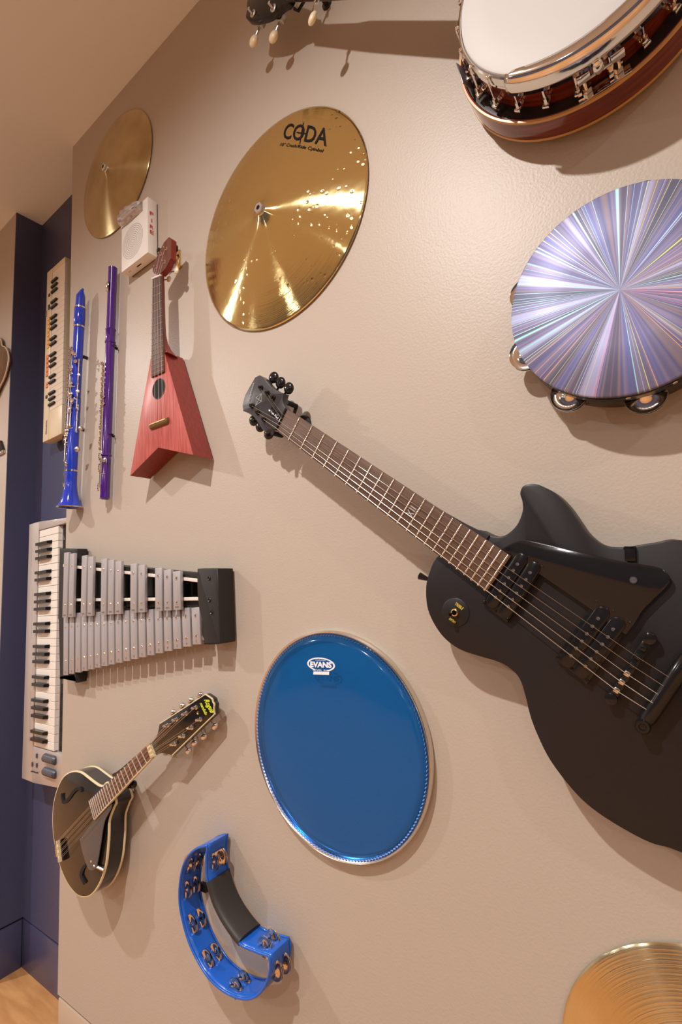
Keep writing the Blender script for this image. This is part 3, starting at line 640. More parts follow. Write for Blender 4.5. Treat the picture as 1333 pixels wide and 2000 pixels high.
# ------------------------------------------------------------------ banjo
def banjo():
    c = (-0.0292, 0.7517+1.124); fr = Frame((c[0], 0, c[1])); t = thing('banjo', fr, 'banjo with a white head, chrome armrest and red mahogany resonator, at the top right', 'banjo')
    RR = .1612; z0 = .013; z1 = .052
    m_mah = wood_mat('red_mahogany', (.20, .030, .012), (.10, .014, .007), .14, (2, 2, 30), coat=.6, noise=8)
    m_bind = mat('cream_binding', (.56, .31, .10), .35)
    MB().lathe([(0, z0), (.09, z0-.003), (RR-.004, z0), (RR, z0+.003), (RR+.0005, z0+.02), (RR, z1-.002), (RR-.004, z1-.0002), (RR-.006, z1-.004), (RR-.006, z0+.004), (0, z0+.004)], seg=128).build('resonator', m_mah, t, ang=40)
    for w in (z0+.0022, z1-.0022):
        MB().lathe([(RR-.003, w-.0014), (RR+.0010, w-.0014), (RR+.0012, w), (RR+.0006, w+.0020), (RR-.0022, w+.0022)], seg=128).build('binding', m_bind, t, ang=50)
    MB().lathe([(RR-.0055, z1-.0028), (RR-.016, z1-.0025), (.139, z1-.003), (.137, z1-.006), (RR-.006, z1-.006)], seg=128).build('flange', mat('dark_flange', (.045, .042, .045), .18, .6), t)
    pr = .1385
    MB().lathe([(pr, .016), (pr, .086), (pr-.006, .086)], seg=96).build('rim', m_mah, t)
    MB().lathe([(0, .1045), (.10, .1045), (.1345, .1045), (.1370, .1035), (.1385, .099), (.1385, .094)], seg=128).build('head', mat('white_head', (.56, .54, .525), .55, bump=(500, .1, .0004)), t)
    MB().lathe([(.1385, .098), (.1388, .1015), (.1405, .103), (.1425, .1015), (.1430, .098), (.1430, .090), (.1415, .088), (.1388, .088)], seg=128).build('tension_hoop', m_chrome, t)
    MB().lathe([(.1388, .0845), (.1405, .0855), (.1412, .083), (.1402, .0815), (.1385, .0815)], seg=128).build('tone_ring', m_chrome, t)
    a_first = math.atan2(*reversed(fr.uv(962, 152, .095)))
    hk = None
    for i in range(24):
        a = a_first + 2*PI*i/24
        if hk is None:
            mb = MB(); mb.path([(.1415, 0, .1035), (.1448, 0, .1020), (.1455, 0, .098), (.1462, 0, .082), (.1472, 0, .066)], .0016, seg=8); mb.ball((.1440, 0, .1033), .0026, (1, 1, .8), seg=10)
            mb.tube((.147, 0, .070), (.1475, 0, .057), .0034, seg=6); hk = mb.build('bracket_hook', m_chrome, t)
            mb = MB(); mb.box((.1465, 0, .059), (.013, .009, .006), bev=.001); mb.tube((.1425, 0, .060), (.139, 0, .060), .0045, seg=12); sh = mb.build('bracket_shoe', m_chrome, t)
            h0, s0 = hk, sh
        else: hk = inst(h0, t); sh = inst(s0, t)
        hk.rotation_euler = (0, 0, a); sh.rotation_euler = (0, 0, a)
    # plates standing on the flange (chrome shield at the left)
    a = math.atan2(*reversed(fr.uv(915, 150, .06))); mb = MB()
    m_ = MB(); m_.box((.1535, 0, .064), (.0012, .040, .022), rot=Matrix.Rotation(.35, 3, 'Y'), bev=.0004); o = m_.build('side_plate', mat('grey_plate', (.22, .20, .21), .3, .5), t); o.rotation_euler = (0, 0, a)
    # armrest: curved chrome channel over the lower right of the hoop
    a0 = math.atan2(*reversed(fr.uv(990, 165, .10))); a1 = a0+math.radians(103)
    if a1 < a0: a1 += 2*PI
    mb = MB(); prev = None; n = 40
    for i in range(n+1):
        f = i/n; a = a0+(a1-a0)*f; bulge = math.sin(PI*min(1, max(0, f*1.0)))**.4 if 0 < f < 1 else 0
        inn = .1425-.018*bulge
        prof = [(inn, .1055), (inn+.004*bulge, .1095+.001*bulge), (.1425, .1110+.0015*bulge), (.1475, .109), (.1500, .104), (.1505, .094), (.1505, .0855)]
        v = mb.ring([(r*math.cos(a), r*math.sin(a), w) for r, w in prof])
        if prev: mb.bridge(prev, v, False)
        prev = v
    mb.build('armrest', m_chrome, t, ang=50, solid=.0012)
    # armrest clamp: plate, screw posts, cross bar
    ac = math.atan2(*reversed(fr.uv(1165, 105, .08))); mb = MB()
    for dy in (-.019, .019):
        mb.box((.1535, dy, .0815), (.003, .015, .010), bev=.0008); mb.tube((.152, dy, .080), (.152, dy, .058), .0022, seg=8)
        mb.tube((.1528, dy*.92, .068), (.1528, dy*.92, .061), .0058, seg=6); mb.tube((.1528, dy*.92, .0605), (.1528, dy*.92, .054), .0062, seg=6)
    mb.box((.1535, 0, .0775), (.0025, .052, .0035), bev=.0006); mb.ball((.1525, -.002, .083), .0085, (.6, .8, 1.2), seg=16)
    mb.box((.1525, 0, .0532), (.012, .060, .0018), bev=.0005)
    mb.build('armrest_clamp', m_chrome, t).rotation_euler = (0, 0, ac)
    # neck towards the upper left
    th = math.radians(139); fr2 = Frame((c[0], 0, c[1]), (math.cos(th), 0, math.sin(th)))
    nk = bpy.data.objects
    def rot(o): o.rotation_euler = (0, 0, th); return o
    mb = MB(); neck_loft(mb, [(.140, 0, .027, .098, .040), (.155, 0, .0275, .098, .036), (.175, 0, .027, .098, .024), (.35, 0, .0245, .090, .020), (.47, 0, .0225, .083, .018), (.50, .002, .020, .082, .017), (.585, .002, .0165, .078, .016), (.60, .002, .018, .076, .015)]); rot(mb.build('neck', m_black, t, ang=50))
    mb = MB(); mb.prism([(.150, -.027), (.60, -.016), (.60, .018), (.44, .024), (.150, .0275)][::1], 0, .004); o = mb.build('fretboard', wood_mat('banjo_rosewood', (.09, .05, .03), (.05, .028, .02), .4), t); rot(o); o.location = (0, 0, .0975); o.rotation_euler = (0, 0, th)
    # peghead
    ph = crom([(.60, .017), (.615, .024), (.635, .036), (.66, .045), (.70, .050), (.728, .047), (.738, .030), (.750, .012), (.742, -.005), (.745, -.022), (.728, -.038), (.70, -.042), (.66, -.038), (.635, -.030), (.615, -.02), (.60, -.016)], 3)
    o = MB().prism(ph, .058, .072, bev=.001, back=.001).build('peghead', m_black, t); rot(o)
    for u, v, sd in ((.640, .030, 1), (.705, .040, 1), (.640, -.024, -1), (.700, -.034, -1)):
        mb = MB(); mb.tube((u, v, .050), (u, v, .086), .0035, seg=12); mb.lathe([(.0075, .0725), (.0075, .0745), (.004, .0755)], (u, v, 0), seg=16); mb.box((u, v, .050), (.018, .014, .012), bev=.002)
        mb.tube((u, v, .050), (u+.001, v+sd*.026, .050), .0022, seg=8); p = mb.build('tuner', m_steel, t); rot(p)
        mb = MB(); mb.ball((u+.0015, v+sd*.034, .050), .0115, (.95, 1.1, .6), seg=16); mb.build('tuner_button', mat('ivory', (.80, .70, .48), .35) if 'ivory' not in bpy.data.materials else bpy.data.materials['ivory'], p)
    # fifth string peg
    P = fr2.p(617, 6, .085); mb = MB(); q = fr2.p(611, 36, .085); mb.tube((P.x, P.y-.014, .085), (P.x, P.y, .085), .0042, seg=12); mb.tube((P.x, P.y, .085), (q.x, q.y-.003, .085), .0022, seg=8); p = mb.build('fifth_peg', m_chrome, t); rot(p)
    mb = MB(); d = (q-P).normalized(); mb.ball((q.x, q.y, .085), .0092, (.85, 1.35, .6), seg=16); mb.build('peg_button', bpy.data.materials['ivory'], p)
    for k, vv in enumerate((-.010, -.005, .0, .005)):
        mb = MB(); mb.tube((-.055, vv*1.8, .1135), (.60, vv, .0995), .0003, seg=5); rot(mb.build('string', m_chrome, t))
    mb = MB(); mb.box((-.055, 0, .109), (.006, .055, .009), bev=.001); rot(mb.build('bridge', mat('maple', (.6, .42, .22), .4), t))
    mb = MB(); mb.tube((.590, -.035, .0), (.590, -.035, .045), .005, seg=14); mb.path([(.590, .022, .062), (.590, .018, .052), (.590, -.030, .044), (.590, -.026, .066)], .003, seg=8); mb.lathe([(0, .004), (.010, .004), (.011, 0)], (.590, -.035, 0), seg=24)
    fh = Frame((c[0], 0, c[1]), (math.cos(th), 0, math.sin(th))); hh = thing('banjo_hanger', fh, 'dark yoke wall hanger behind the banjo peghead at the top', 'hanger'); mb.build('yoke', m_matteblack, hh)
    mb = MB(); mb.box((-.10, 0, .0065), (.05, .04, .011), bev=.002); mb.build('back_pad', m_matteblack, t)
banjo()

# ------------------------------------------------------------------ red flying-wedge ukulele
def ukulele():
    fr = wallframe(318, 760, .057); t = thing('ukulele', fr, 'red wooden wedge-shaped ukulele with a notched bottom, hung upright', 'ukulele')
    FW, BK = .057, .004; T = fr.trace
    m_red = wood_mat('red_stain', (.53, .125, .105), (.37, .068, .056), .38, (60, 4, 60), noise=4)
    m_redside = wood_mat('red_stain_shaded', (.25, .028, .019), (.19, .02, .014), .36, (60, 4, 60), noise=4)  # same stain darkened: shade on the side faces put into the colour
    rc = T([(377.1,888.4)], FW)[0]; nt_ = T([(309.1,873.9)], FW)[0]; lc = T([(254.3,929.2)], FW)[0]
    shR = T([(359,703.2)], BK)[0]; hl = T([(322,640)], BK)[0]
    # the left side mirrors the right about the neck axis
    ax0 = Vector(T([(306.5, 542)], FW)[0]); ax1 = Vector(T([(307.5, 731)], FW)[0]); d = (ax1-ax0).normalized(); nrm = Vector((-d.y, d.x))
    def mir(p): q = Vector(p)-ax0; return tuple(ax0 + d*q.dot(d) - nrm*q.dot(nrm))
    def rel(al, ac): q = ax0+d*al+nrm*ac; return (q.x, q.y)
    def coord(p): q = Vector(p)-ax0; return q.dot(d), q.dot(nrm)
    sa, sc = coord(shR); 
    L0 = coord(hl)[0]
    body = [rc, (shR[0], shR[1]), rel(sa-.006, sc*.86), rel(sa-.008, sc*.4),
            rel(sa-.008, -sc*.4), rel(sa-.006, -sc*.86), rel(sa, -sc), lc, nt_]
    if area2(body) < 0: body = body[::-1]
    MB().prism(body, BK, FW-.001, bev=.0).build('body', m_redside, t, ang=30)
    MB().prism(offset(body, -.0002), FW-.001, FW, bev=.0005).build('soundboard', m_red, t, ang=30)
    fl, frr = T([(297.5,545.3)], FW+.004)[0], T([(314.5,538.5)], FW+.004)[0]; bl, brr = T([(294.8,737)], FW+.004)[0], T([(319.9,725.6)], FW+.004)[0]
    m_fb2 = wood_mat('dark_fingerboard', (.105, .055, .045), (.06, .032, .026), .5, (100, 5, 60))
    MB().prism([fl, bl, brr, frr], FW, FW+.004, bev=.0006).build('fretboard', m_fb2, t)
    a, b, c_, d_ = [Vector((*q, FW+.0044)) for q in (fl, bl, frr, brr)]
    ls = (a-b).length; sl = ls/(1-2**(-15.6/12))
    for i in range(1, 16):
        f = sl*(1-2**(-i/12))/ls
        p, q = a+(b-a)*f, c_+(d_-c_)*f; mb = MB(); mb.tube(p, q, .0009, seg=6); mb.build('fret', m_nickel, t)
    mb = MB(); mb.tube(a+Vector((0, .001, 0)), c_+Vector((0, .001, 0)), .0022, seg=8); mb.build('nut', m_white, t)
    # neck under the board
    mb = MB(); secs = []
    cm = (a+c_)/2; cm2 = (b+d_)/2; dd = (cm2-cm).normalized(); side = Vector((-dd.y, dd.x, 0)); hw = (c_-a).length/2
    prev = None
    F = sa/ls
    for f, w_, dp in ((-.03, 1.0, .012), (.1, 1.02, .013), (F-.32, 1.15, .0135), (F-.20, 1.18, .016), (F-.13, 1.22, .021), (F-.08, 1.28, .030), (F-.045, 1.4, .041), (F-.02, 1.6, .050), (F, 1.8, .053)):
        ctr = cm+(cm2-cm)*f; ctr.z = FW; pts = []
        for k in range(11):
            an = PI*k/10; pts.append(ctr+side*(hw*w_*math.cos(an))+Vector((0, 0, -dp*math.sin(an))))
        v = mb.ring(pts)
        if prev: mb.bridge(prev, v)
        else: mb.face(v[::-1])
        prev = v
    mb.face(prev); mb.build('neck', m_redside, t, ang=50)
    # headstock
    hp = [(299.6,533),(298.3,518.3),(309,498),(321,473.7),(330.7,463),(335.6,467),(334.7,504.8),(325,524),(314.5,536)]
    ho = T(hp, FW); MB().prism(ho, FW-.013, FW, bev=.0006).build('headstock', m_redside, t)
    MB().prism(offset(ho if area2(ho) > 0 else ho[::-1], .0008), FW, FW+.0012).build('headstock_plate', wood_mat('plate_wood', (.16, .06, .045), (.10, .035, .028), .3, (60, 4, 60)), t)
    ps = [(326, 486), (316, 497), (322.6, 512), (307, 522)]; nbs = [(349, 490), (312, 492), (347.5, 508), (301.5, 524)]
    iv = bpy.data.materials['ivory']
    for (x, y) in ps:
        q = T([(x, y)], FW)[0]; mb = MB(); mb.lathe([(0, FW+.009), (.002, FW+.009), (.0024, FW+.007), (.0016, FW+.005), (.0022, FW+.002), (.0045, FW+.0018), (.0048, FW)], (q[0], q[1], 0), seg=12); mb.build('tuning_post', m_chrome, t)
    for (x, y), w in (((344, 493), .030), ((345.5, 512), .036), ((345, 529), .038), ((330, 545), .036)):
        q = T([(x, y)], w)[0]; mb = MB(); mb.ball((q[0], q[1], w), .0075, (1, 1, .55), seg=14); mb.build('tuner_button', iv, t)
        mb = MB(); mb.tube((q[0], q[1], w), (q[0]-.016, q[1]+.002, w+.004), .0018, seg=8); mb.build('tuner_shaft', m_nickel, t)
    for (x, y) in ((341, 484), (309, 490)):
        q = T([(x, y)], FW-.012)[0]; mb = MB(); mb.box((q[0], q[1], FW-.015), (.010, .014, .009), bev=.0015); mb.build('tuner_housing', m_black, t)
    # sound hole, bridge, strings
    s1, s2 = T([(310.4,739), (310.4,779.6)], FW); cc = Vector(((s1[0]+s2[0])/2, (s1[1]+s2[1])/2, 0)); r = abs(s1[1]-s2[1])/2*.93
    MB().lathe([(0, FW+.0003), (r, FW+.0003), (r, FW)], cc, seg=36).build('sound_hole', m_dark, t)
    ring = MB(); ring.lathe([(r, FW+.0002), (r, FW+.0009), (r+.0012, FW+.0009), (r+.0016, FW+.0001)], cc, seg=48); ring.build('sound_hole_ring', m_fb2, t)
    b0, b1 = [Vector((*q, FW)) for q in T([(293.5,833), (327,820.5)], FW+.004)]
    e = (b1-b0).normalized(); m_brz = mat('dark_bronze_wood', (.16, .095, .03), .3, .2, coat=.3)
    mb = MB(); mb.path([b0-e*.002, b0, b1, b1+e*.002], [.003, .0075, .0075, .003], seg=16); mb.build('bridge', m_brz, t)
    up_ = Vector((-e.y, e.x, 0))*.006; mb = MB(); mb.box((b0+b1)/2+up_*.4+Vector((0, 0, .0072)), ((b1-b0).length*.9, .0025, .003), rot=Matrix.Rotation(math.atan2(e.y, e.x), 3, 'Z')); mb.build('saddle', m_gold, t)
    for k in range(4):
        f = .14+.24*k; p = a+(c_-a)*f; p.z = FW+.0058; q = b0+(b1-b0)*f; q.z = FW+.0088
        pp = T([ps[[3, 1, 0, 2][k]]], FW)[0]; mb = MB(); mb.path([(pp[0], pp[1], FW+.005), p, q], .0004, seg=5); mb.build('string', mat('string_grey', (.5, .42, .4), .4) if k == 0 and 'string_grey' not in bpy.data.materials else bpy.data.materials['string_grey'], t)
    # its hanger (gold plate seen behind the headstock)
    q = T([(350, 507)], .0)[0]
    hf = wallframe(352, 507, 0); h = thing('ukulele_hanger', hf, 'small dark hook and plate holding up the red ukulele', 'hanger')
    mb = MB(); mb.box((-.004, 0, .002), (.016, .05, .004), bev=.001); mb.build('wall_plate', m_gold, h)
    mb = MB(); mb.path([(-.004, .012, .004), (-.006, .012, .030), (-.02, .010, .040)], .003, seg=10); mb.build('hook', m_black, h)
mat('ivory', (.80, .70, .48), .35) if 'ivory' not in bpy.data.materials else None
ukulele()

# ------------------------------------------------------------------ fire alarm
def alarm():
    fr = wallframe(262, 470, .03); t = thing('fire_alarm', fr, 'white box fire alarm with a clear strobe, speaker grille and red lettering', 'fire alarm')
    FW = .031; T = fr.trace
    bl, brr = T([(237, 532.5), (288.9, 492.6)], FW); tr = T([(287.6, 384)], FW)[0]
    x0, x1, y0, y1 = bl[0], brr[0], (bl[1]+brr[1])/2, tr[1]
    cx, cy, w, h = (x0+x1)/2, (y0+y1)/2, x1-x0, y1-y0
    MB().box((cx, cy, .0015), (w*.96, h*.97, .003)).build('mounting_plate', m_matteblack, t)
    b = MB(); b.prism([(x0, y0), (x1, y0), (x1, y1), (x0, y1)], .003, FW, bev=.0025, back=.001); hous = b.build('housing', m_white, t, ang=40)
    # grille: rings of short slots
    gc = T([(259.2, 471)], FW)[0]; g = MB(); n = 9
    ex = abs(T([(279, 455)], FW)[0][0]-gc[0]); R0 = min(.047, ex*1.0)
    for i in range(1, n+1):
        r = R0*i/n; m = max(6, int(2*PI*r/.0042))
        for k in range(m):
            a0 = 2*PI*k/m; a1 = 2*PI*(k+.62)/m
            q = [((r-.0007)*math.cos(a0), (r-.0007)*math.sin(a0)), ((r+.0007)*math.cos(a0), (r+.0007)*math.sin(a0)), ((r+.0007)*math.cos(a1), (r+.0007)*math.sin(a1)), ((r-.0007)*math.cos(a1), (r-.0007)*math.sin(a1))]
            g.quad([(gc[0]+x, gc[1]+y*1.0, FW+.00025) for x, y in q])
    o = g.build('speaker_grille', m_grey_ink, t, recalc=False); o['kind'] = 'stuff'
    # strobe: clear faceted dome on a base
    m_clear = mat('clear_plastic', (.95, .90, .92), .06, trans=.85, ior=1.45)
    s0 = T([(235.5, 449)], FW)[0]; s1 = T([(279.5, 411)], FW)[0]; s2 = T([(276, 390)], FW+.006)[0]
    sx0, sx1, sy0, sy1 = x0+.002, s1[0], min(s0[1], s1[1]), s2[1]
    sy0 = (s0[1]+s1[1])/2; w_, h_ = sx1-sx0, sy1-sy0; mx_, my_ = (sx0+sx1)/2, (sy0+sy1)/2
    MB().box((mx_, my_, FW+.0015), (w_, h_, .003), bev=.001).build('strobe_base', m_steel, t)
    mb = MB(); pr = None
    for k in range(9):
        f = k/8; x = sx0+w_*(.03+.94*f); hh = .016+.009*math.sin(PI*f)+(.002 if k % 2 else -.002)
        v = mb.ring([(x, sy0+h_*.05, FW+.003), (x, sy0+h_*.2, FW+hh*.95), (x, sy0+h_*.55, FW+hh*1.1), (x, sy0+h_*.85, FW+hh*.8), (x, sy0+h_*.95, FW+.003)])
        if pr: mb.bridge(pr, v)
        else: mb.face(v[::-1])
        pr = v
    mb.face(pr); st = mb.build('strobe_lens', m_clear, t, ang=12)
    mb = MB(); mb.tube((sx0+w_*.2, my_, FW+.010), (sx1-w_*.2, my_, FW+.010), .003, seg=10); mb.build('flash_tube', m_white, st)
    mb = MB(); mb.box((mx_, my_-.004, FW+.005), (w_*.75, h_*.35, .003), rot=Matrix.Rotation(.5, 3, 'X')); mb.build('reflector', m_chrome, st)
    # word on the right side, letters stacked downwards; side plane normal is +u
    for ch, py in zip('FIRE', (420, 433.5, 446, 456.5)):
        yy = T([(293.5, py)], FW*.62)[0][1]; s_ = .0055; ww = .0055 if ch != 'I' else .0012
        text('lettering', ch, m_red_ink, t, (x1+.0003, yy-s_, FW*.62+ww), (x1+.0003, yy-s_, FW*.62-ww), (x1+.0003, yy+s_, FW*.62+ww), bold=.03, lift=.0002)
    MB().box((cx, y0-.0001, .017), (.02, .0005, .003)).build('bottom_slot', m_ink, t)
    mb = MB()
    for k in (-.35, -.3): mb.box((cx+w*k, y0-.0001, .019), (.003, .0005, .002))
    mb.build('bottom_holes', m_grey_ink, t)
alarm()

# ------------------------------------------------------------------ clarinet and flute
def keyrow(t, ax, side, fr, u0, u1, n, r, off, m, w0, seed, nm='key_cup'):
    rnd = random.Random(seed)
def clarinet():
    W0 = .028; fr = wallframe(150, 780, W0); t = thing('clarinet', fr, 'bright blue clarinet with silver keys, hung upright at the edge of the beige wall', 'clarinet')
    m_b = mat('blue_lacquer', (.012, .045, .52), .12, spec=.6, coat=.5)
    top = Vector((*fr.uv(158.5, 566, W0), W0)); bot = Vector((*fr.uv(136.5, 991, W0), W0)); ax = (bot-top); L = ax.length; ax.normalize(); side = Vector((-ax.y, ax.x, 0)); side = -side if side.x < 0 else side
    def st(px, py): q = Vector((*fr.uv(px, py, W0), W0)); return (q-top).dot(ax)
    b1, b2, b3, e = st(155, 603), st(155, 639), st(143.5, 919), L
    r = .0141
    # bevelled mouthpiece: slanted cut tube
    mb = MB(); pr = None; n = 24
    for f in [0, .06, .12, .18, .24, .30, .34, .5, .75, 1]:
        a = b1*f; rr = .0118+.0017*f; v = []
        for k in range(n):
            an = 2*PI*k/n; kz = min(1, .22+.78*a/(b1*.34)); p = top+ax*a+side*(rr*math.cos(an))+Vector((0, 0, rr*math.sin(an)*kz))
            lim = (1-f)*.0
            cut = side*0
            # slanted face on the left side of the tip
            dx = (p-top-ax*a).dot(side); mx_ = -rr+ (2*rr)*max(0, (1-a/(b1*.34)))
            if dx < mx_: p += side*(mx_-dx)
            v.append(p)
        v = mb.ring(v)
        if pr: mb.bridge(pr, v)
        else: mb.face(v[::-1])
        pr = v
    mb.face(pr); mb.build('mouthpiece', m_b, t, ang=40)
    MB().lathe([(.0138, b1), (.0150, b1+.004), (.0155, (b1+b2)/2), (.0148, b2-.002), (.0138, b2)], top, ax, 28).build('barrel', m_b, t)
    MB().lathe([(.0135, b2), (r, b2+.004), (r, st(147, 780)-.002)], top, ax, 28).build('upper_joint', m_b, t)
    MB().lathe([(.0145, st(147, 780)), (.0151, st(147, 780)+.004), (.0147, b3)], top, ax, 28).build('lower_joint', m_b, t)
    bp = [(.0150, b3), (.0153, b3+.012)]
    for i in range(9): f = i/8; bp.append((.0150+.0175*f**2.6, b3+.012+(L-b3-.014)*f))
    bp += [(.0335, L-.001), (.0325, L), (.028, L-.004), (.018, L-.03), (.010, L-.05), (0, L-.05)]
    MB().lathe(bp, top, ax, 40).build('bell', m_b, t, ang=50)
    MB().lathe([(.0330, L-.003), (.0345, L-.0015), (.0340, L+.001), (.0325, L+.0005)], top, ax, 40).build('bell_ring', m_nickel, t)
    for a in (b1, b2, b3): MB().lathe([(.0138, a-.0025), (.0158, a-.0022), (.0158, a+.0022), (.0138, a+.0025)], top, ax, 28).build('ring_band', m_chrome, t)
    def P(a, s, w): return top+ax*a+side*(s*1.1)+Vector((0, 0, w*1.1 if w > 0 else w))
    # long rods, posts, rings and cups of the keywork
    rnd = random.Random(3); a0 = st(150, 682); a1 = st(143, 900); am = st(147, 780)
    for s, w, x0, x1 in ((-.0100, .0135, a0, am-.01), (-.0125, .0115, a0+.02, am-.01), (.0145, .003, a0+.04, am+.03), (-.0110, .0135, am+.01, a1-.02), (.0085, .0145, am+.005, am+.085), (.001, .0175, am+.003, am+.09), (-.0090, .0150, am+.09, a1), (.0155, .001, am+.03, am+.10)):
        mb = MB(); mb.tube(P(x0, s, w), P(x1, s, w), .0018, seg=8); mb.build('key_rod', m_nickel, t)
        for q in (x0, (x0+x1)/2, x1):
            mb = MB(); mb.ball(P(q, s, w), .0034, seg=8); mb.tube(P(q, s*.7, w*.7), P(q, s, w), .0012, seg=6); mb.build('key_post', m_chrome, t)
    for i in range(14):
        a = a0+.008+(am-a0-.02)*i/14; mb = MB(); s = -.0068-.0035*(i % 2); mb.lathe([(0, .0040), (.0052, .0038), (.0068, .0016), (.006, -.001)], P(a, s, .0166-.0015*(i % 2)), Vector((side.x*-.45, side.y*-.45, .9)), 14); mb.build('key_cup', m_chrome, t)
    for i in range(10):
        a = am+.004+.0095*i; mb = MB(); mb.lathe([(.0034, 0), (.006, .0026), (.0080, .001), (.006, -.0014), (.0034, 0)], P(a, -.0072-.003*(i % 2), .0166-.0012*(i % 2)), Vector((side.x*-.5, side.y*-.5, .8)), 14); mb.build('key_ring', m_chrome, t)
    for px, py, rr in ((148, 706, .0055), (154, 733, .0042), (152, 765, .005), (157, 838, .0068), (150.5, 878, .0075), (136, 832, .0062), (134, 845, .006)):
        q = Vector((*fr.uv(px, py, W0+.013), W0)); a = (q-top).dot(ax); s = (q-top).dot(side); mb = MB()
        mb.lathe([(0, .0022), (rr*.7, .002), (rr, .0006), (rr*.95, -.001), (0, -.001)], P(a, s, .0135), Vector((side.x*s*30, side.y*s*30, 1)), 20); mb.tube(P(a, s, .014), P(a-.006, s-.009, .012), .0012, seg=6); mb.build('key_cup', m_nickel, t)
    for px, py, rr in ((143, 688, .0055), (147, 692, .005), (140, 722, .0045), (140, 748, .0045), (139, 770, .0065), (141, 783, .0055), (138, 797, .005), (131, 831, .0072), (132, 842, .0062), (130, 852, .006), (130, 905, .0045)):
        q = Vector((*fr.uv(px, py, W0+.017), W0)); a = (q-top).dot(ax); s = (q-top).dot(side); mb = MB(); z = .017
        mb.lathe([(0, .003), (rr*.6, .0028), (rr, .001), (rr*.9, -.001), (0, -.001)], P(a, s, z), Vector((side.x*.35, side.y*.35, .9)), 18); mb.tube(P(a, s, z), P(a+.003, s*.3, .009), .0022, seg=8); mb.ball(P(a+.007, s*.8, z-.002), .0028, seg=8)
        mb.build('touch_piece', m_chrome, t)
    for a, s0_, s1_ in ((am+.004, -.010, .016), (am+.088, -.012, .012), (am-.035, -.012, .013), (a1-.055, -.014, .002), (a0+.005, -.014, -.002)):
        mb = MB(); mb.path([P(a, s0_, .012), P(a+.003, (s0_+s1_)/2, .0165), P(a+.001, s1_, .008)], .0015, seg=6); mb.build('key_lever', m_chrome, t)
    for a in (a0+.02, am+.085):
        mb = MB(); mb.tube(P(a, 0, -.012), P(a, 0, -W0+.0005), .005, seg=12); mb.build('wall_clip', m_matteblack, t)
    for k, (aa, ss) in enumerate(((am+.025, .019), (am+.036, .0195))):
        mb = MB(); mb.tube(P(aa, .012, .004), P(aa, ss, .002), .001, seg=6); mb.ball(P(aa, ss+.001, .002), .0026, (1, 1.6, .6), seg=8); mb.build('side_key', m_chrome, t)
    text('bell_mark', 'V', m_gold_ink, t, P(b3+.05, .001, .0215), P(b3+.05, .009, .0195), P(b3+.038, .001, .0205), lift=.0003)
clarinet()

